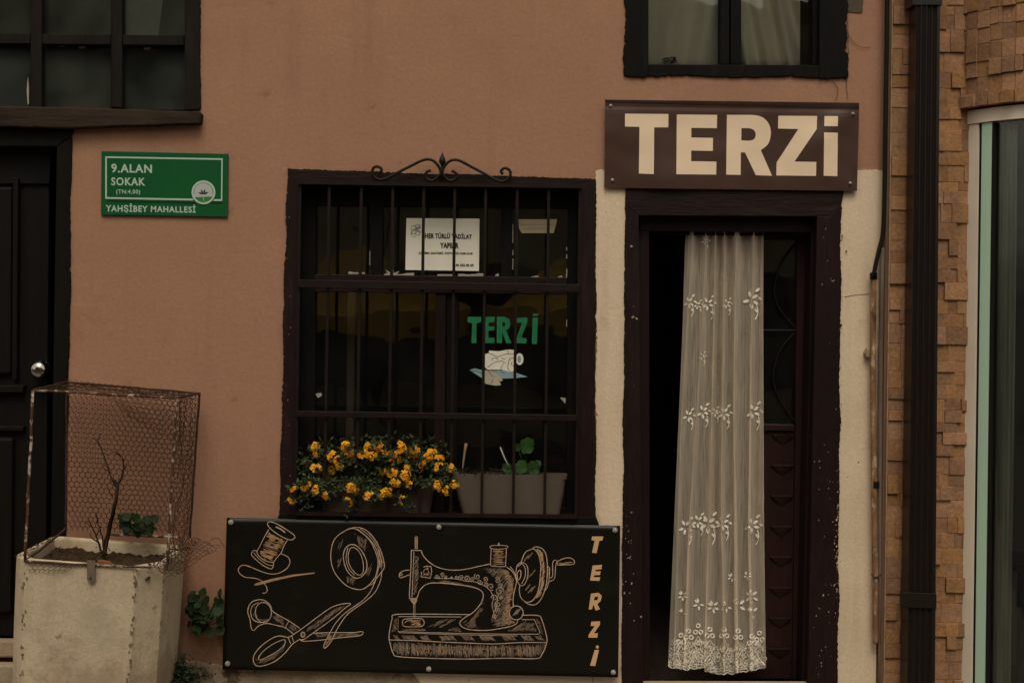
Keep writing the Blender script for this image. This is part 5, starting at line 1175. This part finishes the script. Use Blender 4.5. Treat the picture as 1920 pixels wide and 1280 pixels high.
def leafy(name, label, cat, base, spots, meshes, size, stemr=.0018, face=1.1):
    t = thing(name, label, cat, base); r = random.Random(sum(ord(c) for c in label))
    for p, s in spots:
        obj('stem', MB().tube([base, Vector(base).lerp(p, .5) + Vector((0, 0, .01)), p], [stemr * 1.3, stemr, stemr * .7], 4), M['leafgrey'], t)
        put('leaf', r.choice(meshes), p, s * size, (face + r.uniform(-.5, .5), r.uniform(-.5, .5), r.uniform(-1.2, 1.2)), t)
    return t
# green plant at the back of the planter, ivy by the banner, weeds at the foot
r = random.Random(31)
leafy('potted_plant', 'small green leafy plant in the back corner of the planter', 'plant', P(258, 1008, -.16), [(P(258 + r.uniform(-32, 32), 983 + r.uniform(-16, 14), -.16 + r.uniform(-.05, .04)), r.uniform(.75, 1.2)) for _ in range(34)], LRD, .034)
r = random.Random(33)
leafy('wall_plant', 'round leaved green plant growing from the wall between planter and banner', 'plant', P(378, 1184, -.03), [(P(382 + max(-28, min(30, r.gauss(0, 17))), 1146 + max(-36, min(38, r.gauss(0, 20))), -.06 + r.uniform(-.05, .03)), r.uniform(.7, 1.25)) for _ in range(80)], LRD, .036)
b = MB(); r = random.Random(35); wp = thing('weed_clump', 'dense dark green weed at the foot of the planter below the wall plant', 'weed', P(338, 1300, -.12))
for k in range(420):
    c = P(338 + r.gauss(0, 15), 1268 + r.gauss(0, 18), -.12 + r.gauss(0, .035)); a = r.random() * 6.28; e = r.uniform(-.4, 1.0); L = r.uniform(.012, .026)
    d_ = Vector((math.cos(a) * math.cos(e), math.sin(a) * math.cos(e), math.sin(e))) * L; s_ = d_.orthogonal().normalized() * L * .3
    b.add([c, c + d_ * .5 + s_, c + d_, c + d_ * .5 - s_], [(0, 1, 2, 3)])
obj('foliage', b, M['leafdark'], wp, recalc=False, kind='stuff')
b = MB()
for k in range(9): b.tube([P(338 + r.gauss(0, 5), 1305, -.11), P(338 + r.gauss(0, 16), 1265 + r.gauss(0, 12), -.12)], .002, 4)
obj('stems', b, M['leafgrey'], wp)
r = random.Random(37); b = MB(); dg = thing('creeping_weed', 'low straggling weed on the plinth at the banner corner', 'weed', P(372, 1275, -.05))
for k in range(60):
    c = P(372 + r.gauss(0, 14), 1262 + r.gauss(0, 9), -.05 + r.gauss(0, .015)); a = r.random() * 6.28; L = r.uniform(.008, .018); d_ = Vector((math.cos(a), r.uniform(-.4, .4), math.sin(a))) * L; s_ = d_.orthogonal().normalized() * L * .3
    b.add([c, c + d_ * .5 + s_, c + d_, c + d_ * .5 - s_], [(0, 1, 2, 3)])
obj('foliage', b, M['leafdark'], dg, recalc=False, kind='stuff')

# ------------------------------------------------------------------ window box with orange flowers, trough with round leaved plant
def trough(name, label, x0, x1, xb0, xb1, zt, zb, y0, y1, m):
    t = thing(name, label, 'planter', P((x0 + x1) / 2, zb, (y0 + y1) / 2)); b = MB()
    def loop(xa, xc, z, ins=0, n=8):
        A, C = P(xa, z, y0), P(xc, z, y0); pts = []; rr_ = .022; x_0, x_1 = A.x + ins, C.x - ins; ya, yb = y0 + ins, y1 - ins
        for cx_, cy_, a0 in ((x_1 - rr_, yb - rr_, 0), (x_0 + rr_, yb - rr_, 90), (x_0 + rr_, ya + rr_, 180), (x_1 - rr_, ya + rr_, 270)):
            for k in range(4): a = rad(a0 + 30 * k); pts.append(Vector((cx_ + rr_ * math.cos(a), cy_ + rr_ * math.sin(a), A.z)))
        return pts
    rows = [loop(xb0, xb1, zb), loop((x0 + xb0) / 2, (x1 + xb1) / 2, (zt + zb) / 2), loop(x0 + 3, x1 - 3, zt + 9), loop(x0, x1, zt + 8), loop(x0, x1, zt), loop(x0, x1, zt, .006), loop(x0 + 6, x1 - 6, zt + 12, .006)]
    for q in rows: b.v += q
    n = 16
    for k in range(len(rows) - 1):
        for i in range(n): b.f.append((k * n + i, k * n + (i + 1) % n, k * n + n + (i + 1) % n, k * n + n + i))
    b.f.append(tuple(range(n))); obj('pot', b, m, t, smooth=False)
    top = loop(x0 + 6, x1 - 6, zt + 11, .007); c = sum(top, Vector()) / n; s = MB(); s.add(top + [c + Vector((0, 0, .008))], [(i, (i + 1) % n, n) for i in range(n)]); obj('soil', s, M['soil'], t, kind='stuff'); return t
trough('window_box', 'dark brown window box under the orange flowers behind the grille', 598, 818, 610, 806, 898, 961, -.005, .07, M['troughdark'])
trough('plant_trough', 'grey brown tapered plant trough at the right of the window sill', 846, 1064, 866, 1050, 888, 963, -.005, .07, M['trough'])

def floret_mesh(seed):
    r = random.Random(seed); b = MB()
    for k in range(9):
        a = r.random() * 6.28; e = r.uniform(-.7, 1.3); c = Vector((math.cos(a) * math.cos(e), -abs(math.sin(a) * math.cos(e)) - .25, math.sin(e))).normalized() * r.uniform(.25, .42); n_ = c.normalized(); t1 = n_.orthogonal().normalized(); t2 = n_.cross(t1)
        for j in range(4):
            an = j * 1.57 + r.uniform(-.3, .3); d = t1 * math.cos(an) + t2 * math.sin(an); s = t1 * -math.sin(an) + t2 * math.cos(an); R_ = r.uniform(.17, .27)
            b.add([c, c + d * R_ * .6 + s * R_ * .42 + n_ * .06, c + d * R_ + n_ * .03, c + d * R_ * .6 - s * R_ * .42 + n_ * .06], [(0, 1, 2, 3)])
    me = bpy.data.meshes.new('flower'); me.from_pydata(b.v, [], b.f); me.materials.append(M['petal']); return me
FM = [floret_mesh(60 + k) for k in range(6)]
FP = thing('flowering_plant', 'bushy plant with orange yellow flower clusters spilling through the window grille', 'flowers', P(705, 905, .05))
FL = [(270, 655), (288, 688), (375, 702), (445, 650), (462, 672), (480, 715), (540, 692), (562, 652), (625, 645), (595, 703), (640, 700), (690, 690), (745, 650), (760, 668), (700, 735), (750, 715), (800, 700), (832, 665), (825, 705), (848, 690), (925, 688), (885, 728), (970, 718), (850, 770), (790, 770), (970, 772), (1028, 770), (408, 735), (412, 765), (370, 782), (278, 780), (660, 780), (705, 797), (775, 815), (800, 862), (722, 850), (735, 850), (215, 870), (283, 890), (140, 885), (137, 950), (330, 922), (470, 880), (500, 884), (450, 965), (580, 930), (650, 920), (682, 905), (770, 950), (960, 872), (1018, 897), (1058, 865), (675, 690), (720, 690), (905, 705)]
rf = random.Random(9); heads = []
for i, (a, c) in enumerate(FL):
    x, z = 500 + a / 3, 620 + c / 3
    y = (-.06 - .04 * rf.random()) if (z > 890 or x < 560 or x > 815) else rf.uniform(-.075, .0)
    p = P(x, z, y); heads.append(p); put('flower', rf.choice(FM), p, rf.uniform(.045, .063) if c < 860 else rf.uniform(.043, .057), (rf.uniform(-.5, .4), rf.uniform(-3, 3), rf.uniform(-.6, .6)), FP)
b = MB(); st_ = MB()
def blade(c, d, L, wd=.26):
    d = d.normalized() * L; s_ = d.cross(Vector((rf.uniform(-1, 1), rf.uniform(-1, 1), rf.uniform(-1, 1)))).normalized() * L * wd; b.add([c, c + d * .45 + s_, c + d, c + d * .45 - s_], [(0, 1, 2, 3)])
for p in heads:
    base = P(rf.uniform(620, 800), 905, .05); mid = base.lerp(p, .55) + Vector((0, -.02, .045)); pts = []
    for k in range(9):
        t = k / 8; q = base * (1 - t) ** 2 + mid * 2 * t * (1 - t) + p * t * t; pts.append(q)
        if k > 1:
            for _ in range(9):
                v = Vector((rf.uniform(-1, 1), rf.uniform(-1, .6), rf.uniform(-.7, .9))); blade(q + v * .008, v, rf.uniform(.014, .03))
    st_.tube(pts, [.0022 * (1 - .05 * k) for k in range(9)], 4)
for k in range(620):
    x = 580 + 260 * rf.random(); z = 850 + rf.uniform(-22, 55) - 16 * math.sin((x - 580) / 260 * 3.14); c = P(x, z, rf.uniform(-.02, .07)); v = Vector((rf.uniform(-1, 1), rf.uniform(-1, .5), rf.uniform(-.8, .8))); blade(c, v, rf.uniform(.014, .03))
for x, z in ((572, 860), (575, 890), (572, 925), (570, 945), (572, 875), (835, 895), (840, 880), (830, 912), (655, 950), (760, 945), (705, 930), (610, 920), (668, 910)):
    for k in range(34): c = P(x + rf.gauss(0, 7), z + rf.gauss(0, 9), -.045 + rf.gauss(0, .012)); blade(c, Vector((rf.uniform(-1, 1), rf.uniform(-1, .5), rf.uniform(-.8, .8))), rf.uniform(.012, .022))
obj('foliage', b, M['leafgrey'], FP, recalc=False, kind='stuff'); obj('stems', st_, M['leafgrey'], FP, kind='stuff')

RP = thing('round_leaf_plant', 'young plant with round scalloped green leaves in the right trough', 'plant', P(985, 900, .05))
for a, c, s, y in ((1465, 645, .074, .03), (1432, 765, .062, .02), (1500, 770, .062, .025), (1350, 768, .042, .02), (1412, 655, .034, .04), (1362, 800, .034, .01), (1470, 800, .05, .03), (1525, 745, .032, .035)):
    p = P(500 + a / 3, 620 + c / 3, y); obj('stem', MB().tube([P(985, 898, .05), P(985, 880, .045).lerp(p, .5), p], [.003, .0024, .0018], 5), M['leafround'], RP, smooth=True)
    put('leaf', rf.choice(LR), p, s, (1.25 + rf.uniform(-.25, .25), rf.uniform(-.3, .3), rf.uniform(-.6, .6)), RP)
tw = thing('dry_stalks', 'wiry dry brown stalks on the soil of the right trough', 'dry plant', P(900, 896, .05))
b = MB()
for k in range(46):
    x = rf.uniform(862, 945); p = P(x, 892, .03 + rf.uniform(-.03, .03)); b.tube([p, p + Vector((rf.gauss(0, .012), rf.gauss(0, .01), rf.uniform(.006, .026))), p + Vector((rf.gauss(0, .022), rf.gauss(0, .015), rf.uniform(.008, .042)))], .0017, 3)
obj('stalks', b, M['bark'], tw, kind='stuff')
obj('wooden_stick', MB().tube([P(865, 900, .04), P(869, 865, .035), P(872, 842, .03), P(874, 831, .03)], [.004, .0045, .006, .0075], 6), M['stick'], smooth=True, cat='stick', label='pale wooden stick with a wider top pushed into the right trough')
obj('plant_label', MB().tube([P(938, 838, .02), P(945, 856, .025), P(953, 872, .03), P(958, 898, .045)], [.003, .0035, .003, .0025], 6), M['whiteplastic'], smooth=True, cat='plant label', label='thin white plastic plant label leaning in the right trough')
obj('flower_pot', MB().lathe(P(1040, 900, .215), [(.045, 0), (.056, .08), (.062, .082), (.062, .10), (.056, .10), (.05, .085)], 20), M['redpot'], smooth=True, cat='pot', label='dark red pot inside the window behind the round leaved plant')
cdp = obj('price_tag', MB().pp([(755, 825), (758, 818), (783, 818), (785, 825), (784, 850), (755, 850)], .20, .203), M['card'], cat='tag', label='grey card tag with a round hole behind the orange flowers')
obj('tag_hole', MB().lathe(P(770, 823, .199), [(.0045, 0), (.0045, -.0008)], 10, 'Y'), M['ink'], cdp)
# work table and a tailor's stand dimly seen inside
ds = thing('coat_stand', 'dim upright coat stand inside behind the left pane', 'stand', (-.75, .75, -.02))
obj('pole', MB().tube([(-.75, .5, -.02), (-.75, .5, 1.75)], .02, 8), M['oppwall'], ds); obj('foot', MB().lathe((-.75, .5, -.02), [(.17, 0), (.16, .03), (.02, .05)], 16), M['oppdark'], ds)
